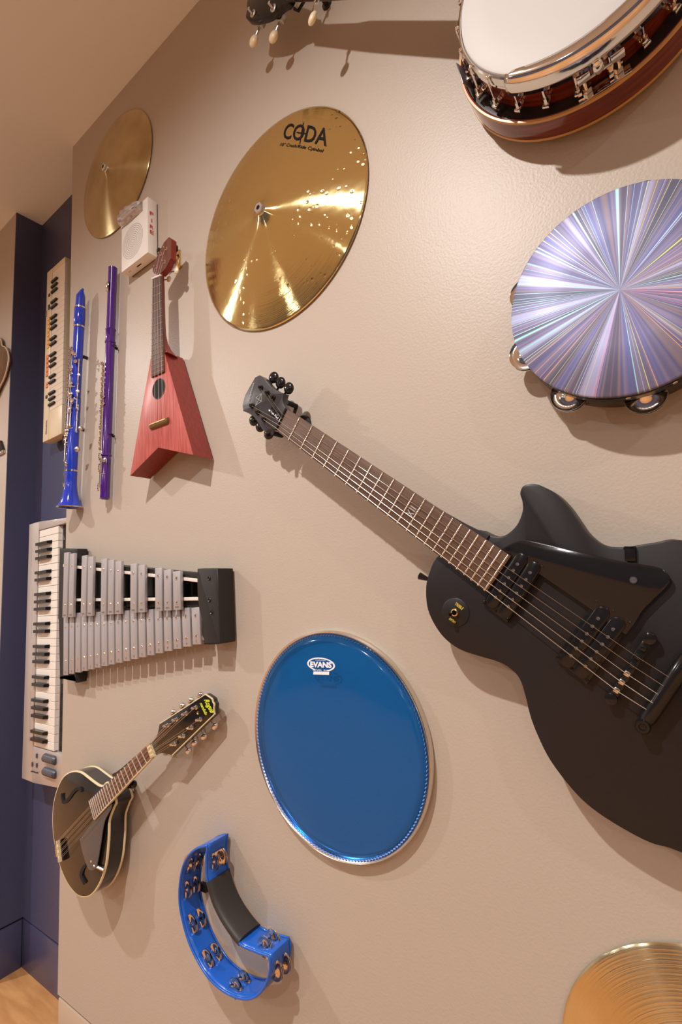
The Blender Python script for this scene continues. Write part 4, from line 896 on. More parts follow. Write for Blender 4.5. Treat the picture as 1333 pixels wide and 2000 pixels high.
def flute():
    W0 = .020; fr = wallframe(213, 750, W0); t = thing('flute', fr, 'purple flute with silver keys hanging between the clarinet and the ukulele', 'flute')
    m_p = mat('purple_lacquer', (.065, .010, .20), .12, spec=.6, coat=.5)
    top = Vector((*fr.uv(220.7, 524, W0), W0)); bot = Vector((*fr.uv(205, 974.5, W0), W0)); ax = bot-top; L = ax.length; ax.normalize(); side = Vector((-ax.y, ax.x, 0)); side = -side if side.x < 0 else side
    def st(px, py): return (Vector((*fr.uv(px, py, W0), W0))-top).dot(ax)
    def P(a, s, w): return top+ax*a+side*(s*1.24)+Vector((0, 0, w*1.24 if w > -.007 else w))
    j1, j2, j3 = st(216, 643), st(215, 670), st(208, 888); r = .0120
    MB().lathe([(0, 0), (r, 0), (r, .002), (r*.97, .004), (r*.97, j1)], top, ax, 28).build('head_joint', m_p, t)
    MB().lathe([(0, -.002), (.004, -.003), (.0075, -.002), (.0088, .0005), (.0088, .002)], top, ax, 20).build('crown', m_chrome, t)
    MB().lathe([(r, j1), (r*1.14, j1+.001), (r*1.14, j1+.004), (r*1.04, j1+.006), (r*1.04, j2-.004), (r*1.16, j2-.003), (r*1.16, j2+.001), (r, j2+.003), (r, j3-.002), (r*1.12, j3), (r*1.12, j3+.004), (r*.9, j3+.006)], top, ax, 28).build('body_joint', m_p, t)
    MB().lathe([(r*.9, j3+.006), (r, j3+.012), (r, L-.002), (r*1.08, L-.001), (r*1.08, L), (r*.8, L), (r*.7, L-.01), (0, L-.01)], top, ax, 28).build('foot_joint', m_p, t)
    # lip plate
    lp = st(215, 566); lc = P(lp, -.0035, .0103); mb = MB(); nrm = Vector((side.x*-.5, side.y*-.5, .85)).normalized()
    mb.lathe([(0, .0012), (.0040, .0012), (.0044, .0030), (.010, .0020), (.0150, -.0018), (.0155, -.004)], lc, nrm, 28); lpo = mb.build('lip_plate', m_nickel, t, ang=50)
    mb = MB(); mb.lathe([(0, .0020), (.0041, .0020), (.0042, .0008)], lc+ax*0, nrm, 16); mb.build('embouchure_hole', m_ink, lpo)
    mb = MB(); a0, a1 = st(209, 712), st(203, 880)
    for s, w, x0, x1 in ((-.0085, .0088, a0, a1), (-.0020, .0122, st(206, 790), a1), (-.0080, .0088, j3+.008, L-.03), (.003, .0112, j3+.012, j3+.05)):
        mb = MB(); mb.tube(P(x0, s, w), P(x1, s, w), .0013, seg=8); mb.build('key_rod', m_chrome, t)
    n = 17
    for i in range(n):
        a = a0+.004+(a1-a0-.008)*i/(n-1); big = i > 5; rr = .0078 if big else .0058; s = -.0050-(.0022 if i % 3 == 0 else 0)
        mb = MB(); mb.lathe([(0, .0036), (rr*.8, .0034), (rr, .0018), (rr*.96, -.001), (0, -.001)], P(a, s, .0118), Vector((side.x*-.42, side.y*-.42, .9)), 18); mb.build('key_cup', m_chrome if i % 2 else m_nickel, t)
        mb = MB(); mb.ball(P(a+.004, -.0088, .0095), .0026, seg=8); mb.build('key_post', m_chrome, t)
    for a in (j3+.004, j3+.010, j3+.034, j3+.041, L-.034, L-.027):
        mb = MB(); mb.lathe([(0, .0036), (.0062, .0034), (.0078, .0014), (.007, -.001), (0, -.001)], P(a, -.0055, .0115), Vector((side.x*-.42, side.y*-.42, .9)), 18); mb.build('key_cup', m_chrome, t)
    mb = MB(); q = Vector((*fr.uv(217, 896, W0+.006), W0)); a = (q-top).dot(ax); mb.ball(P(a, .0085, .009), .0085, (1.25, .75, .22), seg=16); mb.tube(P(a-.002, -.008, .010), P(a, .004, .0115), .0016, seg=8); mb.build('pinky_key', m_nickel, t)
    for px, py in ((216, 779), (205, 797)):
        a = st(px, py); mb = MB(); mb.path([P(a+.006, -.008, .009), P(a, -.001, .0125), P(a-.006, .005, .011)], [.0015, .002, .0028], seg=8); mb.build('thumb_lever', m_chrome, t)
    mb = MB(); a = j3+.05; mb.path([P(a, -.007, .009), P(a+.003, .003, .011), P(a+.004, .009, .006)], .0012, seg=6); mb.build('key_lever', m_chrome, t)
    for a in (j1+.05, st(207, 850)):
        mb = MB(); mb.path([P(a, 0, -W0+.0005), P(a, .004, -W0+.006), P(a, .0125, -.008), P(a, .0135, .002)], .0018, seg=8); mb.build('wall_hook', m_black, t)
        mb = MB(); mb.tube(P(a, 0, -W0+.0005), P(a, 0, -.009), .0035, seg=10); mb.build('wall_pin', m_matteblack, t)
flute()

# ------------------------------------------------------------------ small cream keyboard in the niche
def key_layout(first_is_f, n_white):
    """positions (in white-key widths) of the black keys, from the low end"""
    pat = [1, 1, 1, 0, 1, 1, 0] if first_is_f else [1, 1, 0, 1, 1, 1, 0]
    return [i+1 for i in range(n_white-1) if pat[i % 7]]
def small_keyboard():
    FW = -.050; BK = -ND+.012; fr = wallframe(105, 690, FW); t = thing('keyboard', fr, 'small cream electronic keyboard standing upright high in the navy niche', 'keyboard')
    T = fr.trace; m_cr = mat('cream_plastic', (.66, .52, .31), .4); m_cr2 = mat('cream_plastic_light', (.74, .62, .43), .4); m_kw = mat('key_white', (.80, .70, .58), .3)
    tl, tr_, bl, brr = T([(93.3, 531), (127.5, 501.5), (83, 864), (120.3, 848.5)], FW)
    x0 = (tl[0]+bl[0])/2; x1 = (tr_[0]+brr[0])/2; y1 = (tl[1]+tr_[1])/2; y0 = (bl[1]+brr[1])/2
    # low part with the keys and raised control panel
    xs = T([(103.5, 521)], FW)[0][0]*.5+T([(94.5, 857)], FW)[0][0]*.5
    MB().box(((x0+x1)/2, (y0+y1)/2, (FW+BK)/2-.003), (x1-x0, y1-y0, FW-BK-.006), bev=.003).build('body', m_cr, t)
    MB().box(((x0+xs)/2, (y0+y1)/2, FW-.004), (xs-x0-.001, y1-y0-.002, .010), bev=.0015).build('control_panel', m_cr2, t)
    ky1 = (T([(106, 528)], FW)[0][1]+T([(128, 512)], FW)[0][1])/2; ky0 = (T([(99, 800)], FW)[0][1]+T([(121.3, 791)], FW)[0][1])/2
    kx0 = xs+.002; kx1 = T([(127.5, 512)], FW)[0][0]-.001
    MB().box(((xs+x1)/2, (y0+ky0)/2, FW-.004), (x1-xs-.001, ky0-y0-.001, .009), bev=.0015).build('end_panel', m_cr2, t)
    MB().box(((xs+x1)/2, (y1+ky1)/2, FW-.004), (x1-xs-.001, y1-ky1-.001, .009), bev=.0015).build('end_panel', m_cr2, t)
    n = 26; kw = (ky1-ky0)/n; k0 = None
    for i in range(n):
        if k0 is None: k0 = MB().box((0, 0, 0), (kx1-kx0, kw-.0006, .009), bev=.0006, seg=1).build('white_key', m_kw, t); o = k0
        else: o = inst(k0, t)
        o.location = ((kx0+kx1)/2, ky0+kw*(i+.5), FW-.0045)
    b0 = None
    for p in key_layout(True, n):
        if b0 is None:
            b0 = MB().prism([(0, -.0042), (.040, -.0042), (.043, -.002), (.043, .002), (.040, .0042), (0, .0042), (-.001, 0)], -.004, .0065, bev=.0012).build('black_key', m_matteblack, t); o = b0
        else: o = inst(b0, t)
        o.location = (kx0-.0005, ky0+kw*p, FW)
    pc = (x0+xs)/2
    def btn(y0p, y1p, xp, col, nm, n=1, wd=.011):
        a = T([(xp, y0p)], FW)[0][1]; b = T([(xp, y1p)], FW)[0][1]; mm = bpy.data.materials.get('btn_'+nm) or mat('btn_'+nm, col, .45); h = (a-b)/n
        xx = T([(xp, (y0p+y1p)/2)], FW)[0][0]
        for k in range(n): MB().box((xx, a-h*(k+.5), FW+.0022), (wd, h*.82, .003), bev=.0008).build(nm, mm, t)
    btn(620, 681, 95.5, (.85, .45, .06), 'yellow_button', 8, .014); btn(694, 736, 93.5, (.80, .20, .05), 'orange_button', 5, .014); btn(747, 758, 93, (.80, .20, .05), 'orange_button', 2, .014)
    btn(595, 606, 96.8, (.02, .015, .02), 'slide_switch'); btn(574, 580, 97.5, (.03, .01, .02), 'slide_switch'); btn(772, 779, 92, (.10, .10, .05), 'slide_switch')
    btn(606, 620, 91.8, (.30, .24, .12), 'side_switch', 1, .004)
    a = fr.p(91.3, 847, FW+.0012); b = fr.p(92.6, 819.5, FW+.0012); c = fr.p(88.7, 849, FW+.0012)
    text('maker_lettering', 'REALISTIC', m_ink, t, a, b, a+(c-a)*.85, bold=.02)
    MB().box((kx1-.01, y0-.012, BK+.008), (.035, .03, .02), bev=.003).build('wall_bracket', m_black, t)
    MB().box(((x0+x1)/2, (y0+y1)/2, -ND+.007), (.04, .3, .014)).build('mounting_block', m_matteblack, t)
small_keyboard()

# ------------------------------------------------------------------ large silver keyboard in the niche
def large_keyboard():
    FW = -.040; BK = -ND+.010; fr = wallframe(90, 1260, FW); t = thing('keyboard', fr, 'long silver keyboard with white and black keys standing upright low in the niche', 'keyboard')
    T = fr.trace; m_s = mat('silver_plastic', (.56, .50, .47), .32, .35); m_kw2 = mat('key_ivory', (.84, .78, .71), .25)
    x0 = (T([(57.5, 1024)], FW)[0][0]+T([(45, 1521)], FW)[0][0])/2; x1 = XN1-fr.O.x-.004
    y1 = T([(57.5, 1024)], FW)[0][1]; y0 = T([(45, 1521)], FW)[0][1]
    ytr = T([(128, 1013)], FW)[0][1]; ybr = T([(110, 1535)], FW)[0][1]
    o_ = [(x0, y0+.003), (x0, y1-.003), (x0+.004, y1), ((x0+x1)/2, (y1+ytr)/2+.003), (x1-.01, ytr+.001), (x1, ytr-.01), (x1, ybr+.01), (x1-.01, ybr), ((x0+x1)/2, (y0+ybr)/2-.002), (x0+.004, y0)]
    MB().prism(o_, BK, FW-.012, bev=.003, back=.003).build('body', m_s, t)
    kx0 = (T([(77.3, 1037)], FW)[0][0]+T([(67.5, 1457)], FW)[0][0])/2; kx1 = (T([(113.5, 1028)], FW)[0][0]+T([(106, 1467)], FW)[0][0])/2
    ky1 = (T([(77, 1037)], FW)[0][1]+T([(113, 1027)], FW)[0][1])/2; ky0 = (T([(67.5, 1457)], FW)[0][1]+T([(106, 1468)], FW)[0][1])/2
    MB().prism([(x0+.0005, y0+.001), (kx0-.003, y0+.001), (kx0-.003, y1-.001), (x0+.0005, y1-.001)], FW-.013, FW+.003, bev=.003).build('control_panel', m_s, t)
    MB().prism([(kx0-.004, y0-.001), (x1-.012, ybr+.003), (x1-.004, ybr+.012), (x1-.004, ky0-.003), (kx0-.004, ky0-.003)], FW-.013, FW+.002, bev=.003).build('wheel_panel', m_s, t)
    MB().prism([(kx0-.004, ky1+.002), (x1-.004, ky1+.002), (x1-.004, ytr-.003), (kx0-.004, y1-.001)], FW-.013, FW+.002, bev=.003).build('end_block', m_s, t)
    MB().box((kx1+.016, (ky0+ky1)/2, FW-.018), (.020, ky1-ky0+.004, .012)).build('key_slot', m_black, t)
    n = 29; kw = (ky1-ky0)/n; k0 = None
    for i in range(n):
        if k0 is None: k0 = MB().box((0, 0, 0), (kx1-kx0, kw-.0010, .018), bev=.0008, seg=1).build('white_key', m_kw2, t); o = k0
        else: o = inst(k0, t)
        o.location = ((kx0+kx1)/2, ky0+kw*(i+.5), FW-.009)
    b0 = None
    for p in key_layout(False, n):
        if b0 is None:
            mb = MB(); A = mb.ring([(0, -.0058, -.002), (.088*.7, -.0058, -.002), (.088*.7, .0058, -.002), (0, .0058, -.002)]); B = mb.ring([(0, -.0045, .0125), (.0535, -.0045, .0115), (.0535, .0045, .0115), (0, .0045, .0125)])
            mb.bridge(A, B); mb.face(B); b0 = mb.build('black_key', m_black, t); bx = (T([(100, 1055)], FW+.004)[0][0]+T([(91.5, 1448)], FW+.004)[0][0])/2; o = b0; b0.scale = (1, 1, 1)
        else: o = inst(b0, t)
        o.location = (kx0-.0005, ky0+kw*p, FW); o.scale = ((bx-kx0)/.0616, 1, 1)
    m_w = mat('grey_rubber', (.075, .078, .09), .35)
    for py, pyy in ((1482, 1), (1508.5, 0)):
        q0 = fr.p(85.5, py, FW+.006); q1 = fr.p(107.5, py+2, FW+.006); yy = (q0.y+q1.y)/2; mb = MB()
        mb.path([(q0.x, yy, FW+.001), (q0.x+.004, yy, FW+.002), (q1.x-.004, yy, FW+.002), (q1.x, yy, FW+.001)], [.0085, .0128, .0128, .0085], seg=22); mb.build('control_wheel', m_w, t)
    for px, py in ((72, 1476), (63.5, 1492.5), (72, 1494.5)):
        q = fr.p(px, py, FW+.003); MB().box((q.x, q.y, FW+.004), (.0065, .013, .003), bev=.001).build('small_button', m_w, t)
    a = fr.p(60.5, 1507.5, FW+.0033); b = fr.p(75, 1511, FW+.0033); c = fr.p(60.5, 1504.5, FW+.0033)
    text('maker_mark', '~', m_ink, t, a, b, c, bold=.03)
    mb = MB()
    for pa, pb in (((62, 1070), (61, 1106)), ((63.5, 1150), (61, 1247)), ((60, 1350), (57.5, 1450))):
        A = fr.p(*pa, FW+.0031); B = fr.p(*pb, FW+.0031); inkbar(mb, A, B, .0006)
    mb.build('panel_line', m_grey_ink, t, recalc=False)
    MB().box(((x0+x1)/2, (y0+y1)/2, -ND+.006), (.05, .4, .012)).build('mounting_block', m_matteblack, t)
large_keyboard()

# ------------------------------------------------------------------ glockenspiel
def glockenspiel():
    fr = wallframe(270, 1200, .03); t = thing('glockenspiel', fr, 'glockenspiel with two rows of grey metal bars on a black frame', 'glockenspiel')
    T = fr.trace; m_bar = mat('grey_bar_metal', (.46, .435, .445), .36, .35); WL, WU = .036, .048
    P = lambda x, y, w: Vector((*fr.uv(x, y, w), w))
    # end pieces
    g7 = lambda x, y: (270+x/7.84, 1090+y/7.84)
    o = [(*fr.uv(*g7(x, y), .045), c) for x, y, c in ((905,200,0),(935,160,0),(1215,160,1),(1250,1300,1),(1225,1318,0),(1025,1322,0),(1000,1290,0),(985,1000,0),(930,770,0),(905,500,0))]
    MB().prism(crom(o, 3), .004, .045, bev=.002, back=.002).build('end_piece', m_matteblack, t, ang=50)
    o = [(*fr.uv(x, y, .036), c) for x, y, c in ((114.5,1082,0),(118,1072,0),(148.5,1071.5,1),(149,1092,1),(146,1316,0),(143,1320,0),(118,1323,0),(115,1318,0),(113,1215,0),(112,1200,0))]
    MB().prism(crom(o, 3), .004, .034, bev=.002, back=.002).build('end_piece', m_matteblack, t, ang=50)
    for k, (x, y) in enumerate(((1090, 310), (1095, 640), (1130, 830))):
        q = fr.uv(*g7(x, y), .045); mb = MB(); mb.lathe([(0, .0452), (.002, .0452), (.0035, .0468), (.0045, .046), (.005, .0448)], (q[0], q[1], 0), seg=14); mb.build('screw', m_black, t)
    # black tray between the rails and three rails with white felt
    rl = [((125, 1103), (388, 1127), .030), ((125, 1176), (388, 1176), .030), ]
    a = P(122, 1092, .012); b = P(388, 1118, .012); c = P(388, 1186, .012); d = P(122, 1190, .012)
    MB().prism([(a.x, a.y), (b.x, b.y), (c.x, c.y), (d.x, d.y)], .004, .012, bev=.001).build('tray', m_black, t)
    def rail(p, q, w0, w1, th, m, nm):
        p = P(*p, w1); q = P(*q, w1); dd = (q-p).normalized(); s = Vector((-dd.y, dd.x, 0))*th
        MB().prism([(p-s)[:2], (q-s)[:2], (q+s)[:2], (p+s)[:2]], w0, w1, bev=.0006).build(nm, m, t)
    m_felt = mat('white_felt', (.80, .72, .66), .9)
    rail((123, 1101), (388, 1126), .010, .034, .007, m_matteblack, 'rail'); rail((123, 1104.5), (388, 1134), .033, .038, .0035, m_felt, 'felt_strip')
    rail((123, 1177), (388, 1178), .010, .030, .009, m_matteblack, 'rail'); rail((123, 1172), (388, 1169.5), .033, .038, .0035, m_felt, 'felt_strip')
    rail((123, 1215), (398, 1199), .006, .024, .005, m_matteblack, 'rail'); rail((123, 1215), (398, 1199), .024, .028, .003, m_felt, 'felt_strip')
    rail((123, 1288), (404, 1247), .006, .024, .005, m_matteblack, 'rail'); rail((123, 1288), (404, 1247), .024, .028, .003, m_felt, 'felt_strip')
    # bars
    n1 = 'FGABCDEFGABCDEFGAC'; lo0, lo1 = P(127.8, 1319, WL), P(384.2, 1258.8, WL); hi0, hi1 = P(128.5, 1198, WL), P(381.5, 1186.3, WL)
    cols = []
    def screw_at(par, w):
        mb = MB(); mb.lathe([(0, w+.0006), (.0012, w+.0006), (.0014, w+.0018), (.0030, w+.0016), (.0040, w+.0004), (.0042, w)], seg=14); o = mb.build('screw', m_chrome, par); return o
    s0 = None
    bw = (lo1.x-lo0.x)/17
    def bar(pb, pt, w, wd, ltr, small):
        nonlocal s0
        m = (pb+pt)/2; dd = pt-pb; L = dd.length; an = math.atan2(dd.y, dd.x)-PI/2
        o = MB().box((0, 0, 0), (wd, L, .0075), bev=.0009).build('bar', m_bar, t); o.location = (m.x, m.y, w-.00375); o.rotation_euler = (0, 0, an)
        for f in (-.275, .275) if not small else (-.31, .31):
            if s0 is None: s0 = screw_at(o, .00375); s = s0
            else: s = inst(s0, o)
            s.location = (0, L*f*1.0, 0)
        h = .0055 if not small else .0042; ww = .0042 if len(ltr) == 1 else .0135
        y = -L/2+.004 if True else 0
        text('note_lettering', ltr, m_grey_ink, o, (-ww/2, y, .00375), (ww/2, y, .00375), (-ww/2, y+h, .00375), bold=.02, lift=.0003)
    for i in range(18):
        f = i/17; bar(lo0.lerp(lo1, f), hi0.lerp(hi1, f), WL, bw*.80, n1[i], False)
    ul0, ul1 = P(126, 1206.3, WU), P(345.7, 1191.3, WU); uh0, uh1 = P(129.3, 1079, WU), P(344.7, 1115.5, WU)
    pos = [0, 1, 3, 4, 6, 7, 8, 10, 11, 13, 14, 15]; nm = ['G#/Ab', 'A#/Bb', 'C#/Db', 'D#/Eb', 'F#/Gb', 'G#/Ab', 'A#/Bb', 'C#/Db', 'D#/Eb', 'F#/Gb', 'G#/Ab', 'A#/Bb']
    for p, s in zip(pos, nm):
        f = p/15; bar(ul0.lerp(ul1, f), uh0.lerp(uh1, f), WU, bw*.78, s, True)
glockenspiel()

# ------------------------------------------------------------------ mandolin
def mandolin():
    A = at(297, 1467, .046); B = at(112, 1665, .079); U = (A-B).normalized(); N = U.cross(Vector((0, -1, 0)).cross(U)).normalized()
    O = at(165, 1640, .066); fr = Frame(O, U, N); t = thing('mandolin', fr, 'black mandolin with cream edging and yellow-green lettering on its headstock', 'mandolin')
    T = fr.trace
    fpts = [(226,1564),(221.8,1578),(215.5,1594.8),(212.7,1608),(212,1634),(209.9,1662),(206.4,1690),(198,1718),(186.8,1739),(175.6,1750),(164.4,1752.5),(151.8,1748.8),(139.2,1736),(128,1718),(118.2,1694),(111.2,1669),(105.6,1641),(102.8,1613),(102.8,1589),(105.6,1564),(112.6,1538.8),(122.4,1519),(133.6,1509.4),(146.2,1506),(158.8,1508.7),(172.8,1519),(184,1527.6),(193.8,1533.9),(201,1534.5),(210.6,1529)]
    o = crom(T(fpts, 0), 4); DP = .042
    m_b = mat('mandolin_black', (.012, .009, .007), .14, coat=.5); m_bd = mat('cream_edging', (.72, .60, .36), .4)
    if area2(o) < 0: o = o[::-1]
    MB().prism(offset(o, .0006), -DP, -.001).build('sides', m_b, t, ang=50)
    for w in (0, -DP+.0025):
        mb = MB(); q0 = offset(o, -.0006); q1 = offset(o, .0022)
        r = [mb.ring([(x, y, z) for x, y in q]) for q, z in ((q0, w-.0045), (q0, w-.0004), (offset(o, 0), w+.0003), (q1, w+.0003))]
        for i in range(3): mb.bridge(r[i], r[i+1])
        mb.build('binding', m_bd, t, ang=50)
    # arched top and back
    def dome(sgn, w, hgt, nm):
        mb = MB(); cx = sum(p[0] for p in o)/len(o); cy = sum(p[1] for p in o)/len(o); pr = None; q = offset(o, .0018)
        for k in range(9):
            f = k/9; z = w+sgn*hgt*(1-(1-f)**2.2 if f < 1 else 1)
            v = mb.ring([(cx+(x-cx)*(1-f), cy+(y-cy)*(1-f), z) for x, y in q])
            if pr: mb.bridge(pr, v)
            pr = v
        c = mb.bm.verts.new((cx, cy, w+sgn*hgt))
        for i in range(len(pr)): mb.face([pr[i], pr[(i+1) % len(pr)], c])
        mb.build(nm, m_b, t, ang=60)
    dome(1, 0, .008, 'arched_top'); dome(-1, -DP+.001, .006, 'arched_back')
    # f holes
    g = lambda x, y: (100+x/7.144, 1480+y/7.144)
    def fhole(pts, rad):
        mb = MB(); pp = []
        for x, y in pts: q = fr.uv(*g(x, y), .007); pp.append((q[0], q[1]))
        c = crom(pp, 5, closed=False); n = len(c); L = []; Rr = []
        for i, p in enumerate(c):
            a = c[max(0, i-1)]; b = c[min(n-1, i+1)]; d = Vector((b[0]-a[0], b[1]-a[1])).normalized(); f = i/(n-1); r = rad[0]+(rad[1]-rad[0])*math.sin(PI*f)
            z = .0078; L.append((p[0]-d.y*r, p[1]+d.x*r, z)); Rr.append((p[0]+d.y*r, p[1]-d.x*r, z))
        A = mb.ring(L); B = mb.ring(Rr); mb.bridge(A, B, False)
        A2 = mb.ring([(x, y, z-.004) for x, y, z in L]); B2 = mb.ring([(x, y, z-.004) for x, y, z in Rr]); mb.bridge(A, A2, False); mb.bridge(B, B2, False)
        mb.build('f_hole', m_dark, t)
    fhole([(145,500),(150,560),(170,620),(215,600),(262,550),(300,490),(350,440),(400,430),(420,475)], (.0020, .0042)); fhole([(490,1490),(455,1530),(430,1580),(415,1640),(435,1700),(462,1760)], (.0026, .0048))
    # neck, fretboard
    NW = .013; P = lambda x, y, w: Vector((*fr.uv(x, y, w), w))
    a0, a1 = P(285.2, 1457.5, NW), P(297, 1480.5, NW); b0, b1 = P(174.2, 1564, NW), P(184, 1600.4, NW)
    m_fb3 = wood_mat('mandolin_fingerboard', (.17, .075, .05), (.10, .045, .03), .45, (5, 80, 60))
    MB().prism([a0[:2], a1[:2], b1[:2], b0[:2]], NW-.005, NW, bev=.0005).build('fretboard', m_fb3, t)
    nl = (P(290.5, 1469, NW)-P(179, 1582, NW)).length; sc = nl/(1-2**(-20/12))
    e = (b1-a1).normalized(); s_ = Vector((-e.y, e.x, 0))*.0011
    MB().prism([(a1-s_)[:2], (b1-s_)[:2], (b1+s_)[:2], (a1+s_)[:2]], NW-.006, NW+.0003).build('fretboard_edging', m_bd, t)
    for i in range(1, 21):
        f = sc*(1-2**(-i/12))/nl; mb = MB(); mb.tube(a0+(b0-a0)*f+Vector((0, 0, .0004)), a1+(b1-a1)*f+Vector((0, 0, .0004)), .0010, seg=6); mb.build('fret', m_fret, t)
    MB().prism([P(x, y, NW+.004)[:2] for x, y in ((284.8, 1456.5), (292, 1454), (301, 1478), (293.2, 1481.7))], NW-.005, NW+.004, bev=.001).build('nut', m_bd, t)
    mb = MB(); cm = (a0+a1)/2; cb = P(222, 1532, NW); hw = (a0-a1).length/2; dd = (cb-cm).normalized(); sd = Vector((-dd.y, dd.x, 0)); pr = None
    for f, w_, dp in ((-.04, 1, .012), (.0, 1, .013), (.55, 1.1, .015), (.75, 1.15, .02), (.88, 1.25, .034), (1.0, 1.5, .048)):
        c = cm+(cb-cm)*f; c.z = NW-.003; v = mb.ring([c+sd*(hw*w_*math.cos(PI*k/10))+Vector((0, 0, -dp*math.sin(PI*k/10))) for k in range(11)])
        if pr: mb.bridge(pr, v)
        else: mb.face(v[::-1])
        pr = v
    mb.face(pr); mb.build('neck', m_b, t, ang=50)
    # headstock
    g8 = lambda x, y: (280+x/8.33, 1340+y/8.33); HW = NW-.002
    ho = [(311.8,1413.2,1),(401.2,1355.6,1),(408,1360),(414.4,1365),(416,1371),(418.7,1376),(418,1386),(419.4,1395,1),(336.4,1475.6,1),(328,1472.5),(319.6,1470.8),(310,1472),(300,1477,1),(292.5,1455,1),(304,1442),(308.8,1428.8)]
    hq = crom([(*fr.uv(a[0], a[1], HW), (a[2] if len(a) > 2 else 0)) for a in ho], 3)
    if area2(hq) < 0: hq = hq[::-1]
    MB().prism(hq, HW-.013, HW, bev=.0004).build('headstock', m_b, t)
    mb = MB(); i0 = 0; nq = len(hq); pin = offset(hq, .0014)
    # edging only round the far end and the long sides
    ends = [P(311.8,1413.2,HW), P(336.4,1475.6,HW)]
    lim = min(q.x for q in ends)
    def nearest(v): return min(range(nq), key=lambda k: (Vector(hq[k])-Vector((v.x, v.y))).length)
    ia, ib = nearest(ends[0]), nearest(ends[1]); seq = []
    k = ib
    seqA = []
    while True:
        seqA.append(k)
        if k == ia: break
        k = (k+1) % nq
    seqB = [j for j in range(nq) if j not in seqA[1:-1]]
    use = seqA if max(hq[j][0] for j in seqA) >= max(hq[j][0] for j in seqB)-1e-9 else seqB
    A = mb.ring([(*offset(hq, -.0002)[j], HW+.0002) for j in use]); B = mb.ring([(*pin[j], HW+.0004) for j in use]); A2 = mb.ring([(*offset(hq, -.0002)[j], HW-.003) for j in use])
    mb.bridge(A, B, False); mb.bridge(A, A2, False); mb.build('headstock_edging', m_bd, t)
    posts = [(385,640),(530,545),(685,450),(845,350),(500,945),(640,815),(775,680),(915,545)]; pq = []
    for x, y in posts:
        q = fr.uv(*g8(x, y), HW+.004); pq.append(q); mb = MB(); mb.lathe([(0, HW+.009), (.0028, HW+.0085), (.0032, HW+.006), (.002, HW+.004), (.0026, HW+.002), (.0044, HW+.0016), (.0046, HW)], (q[0], q[1], 0), seg=14); mb.build('tuning_post', m_chrome, t)
        q = fr.uv(*g8(x-55, y+12), HW+.001); mb = MB(); mb.ball((q[0], q[1], HW+.001), .0026, (1, 1, .8), seg=10); mb.build('post_screw', m_chrome, t)
    kb = [(490,430),(640,320),(780,235),(930,150),(735,1050),(830,920),(985,820),(1165,650)]
    for (x, y), q in zip(kb, pq):
        w = HW-.020; k = P(*g8(x, y), w); mb = MB(); d = Vector((k.x-q[0], k.y-q[1], 0)).normalized(); mb.ball(k, .0088, (.72, 1.05, .6), seg=14, rot=Matrix.Rotation(math.atan2(d.y, d.x), 3, 'Z')); mb.build('tuner_button', m_chrome, t)
        mb = MB(); mb.tube((q[0], q[1], w), k, .0018, seg=8); mb.build('tuner_shaft', m_steel, t)
    for i0, i1 in ((0, 3), (4, 7)):
        p, q = Vector((*pq[i0], HW-.015)), Vector((*pq[i1], HW-.015)); mb = MB(); d = (q-p).normalized(); mb.box((p+q)/2, ((q-p).length+.016, .012, .004), rot=Matrix.Rotation(math.atan2(d.y, d.x), 3, 'Z'), bev=.001); mb.build('tuner_plate', m_nickel, t)
    text('headstock_lettering', 'Rogue', m_lime_ink, t, P(*g8(965, 230), HW+.0004), P(*g8(1075, 450), HW+.0004), P(*g8(1065, 200), HW+.0004), shear=.35, bold=.03)
    text('headstock_lettering', 'Rogue', m_lime_ink, t, P(*g8(918, 285), HW+.0004), P(*g8(1005, 475), HW+.0004), P(*g8(970, 260), HW+.0004), shear=.35, bold=.03) if False else None
    text('headstock_lettering', 'mandolin', m_lime_ink, t, P(*g8(920, 280), HW+.0004), P(*g8(1010, 475), HW+.0004), P(*g8(965, 262), HW+.0004), shear=.35, bold=.03)
    q = fr.uv(*g8(893, 437), HW); mb = MB(); mb.lathe([(.0016, HW+.0004), (.0022, HW+.001), (.0032, HW+.0008), (.0034, HW)], (q[0], q[1], 0), seg=14); mb.build('cover_screw', m_gold, t)
    # bridge and strings
    q0, q1 = P(112, 1642, .016), P(116.5, 1684, .016); d = (q1-q0).normalized(); s_ = Vector((-d.y, d.x, 0)); s_ = s_ if s_.x > 0 else -s_
    MB().prism([(q0-s_*.003)[:2], (q1-s_*.003)[:2], (q1+s_*.009)[:2], (q0+s_*.009)[:2]], .004, .012, bev=.001).build('bridge_base', m_black, t)
    MB().prism([(q0-s_*.004)[:2], (q1-s_*.004)[:2], (q1+s_*.0035)[:2], (q0+s_*.0035)[:2]], .011, .018, bev=.0015).build('bridge_saddle', m_bd, t)
    for i in range(8):
        f = (i//2)/3*.82+.05+(i % 2)*.08; p = a0+(a1-a0)*f; p.z = NW+.005; r = q0+(q1-q0)*f; r.z = .0185; tq = pq[(0, 1, 2, 3, 7, 6, 5, 4)[i]]
        mb = MB(); mb.path([(tq[0], tq[1], HW+.005), p, r, r-Vector(s_)*.026+Vector((0, 0, -.009))], .00026+.00007*(3-i//2), seg=5); mb.build('string', m_nickel, t, ang=60)
    mb = MB(); tc_ = q0.lerp(q1, .5)-s_*.030; mb.box(tc_+Vector((0, 0, -.012)), (.012, .022, .002), rot=Matrix.Rotation(math.atan2(s_.y, s_.x), 3, 'Z'), bev=.001); mb.build('tailpiece', m_nickel, t)
    # finger rest with its clamp
    pg = [(232-0,0)]; PW = .010
    pp = [(845,648,1),(830,720,0),(740,900,0),(690,1200,0),(640,1490,0),(605,1555,0),(560,1570,0),(505,1530,0),(430,1300,0),(405,1180,0),(395,1140,1),(600,870,1)]
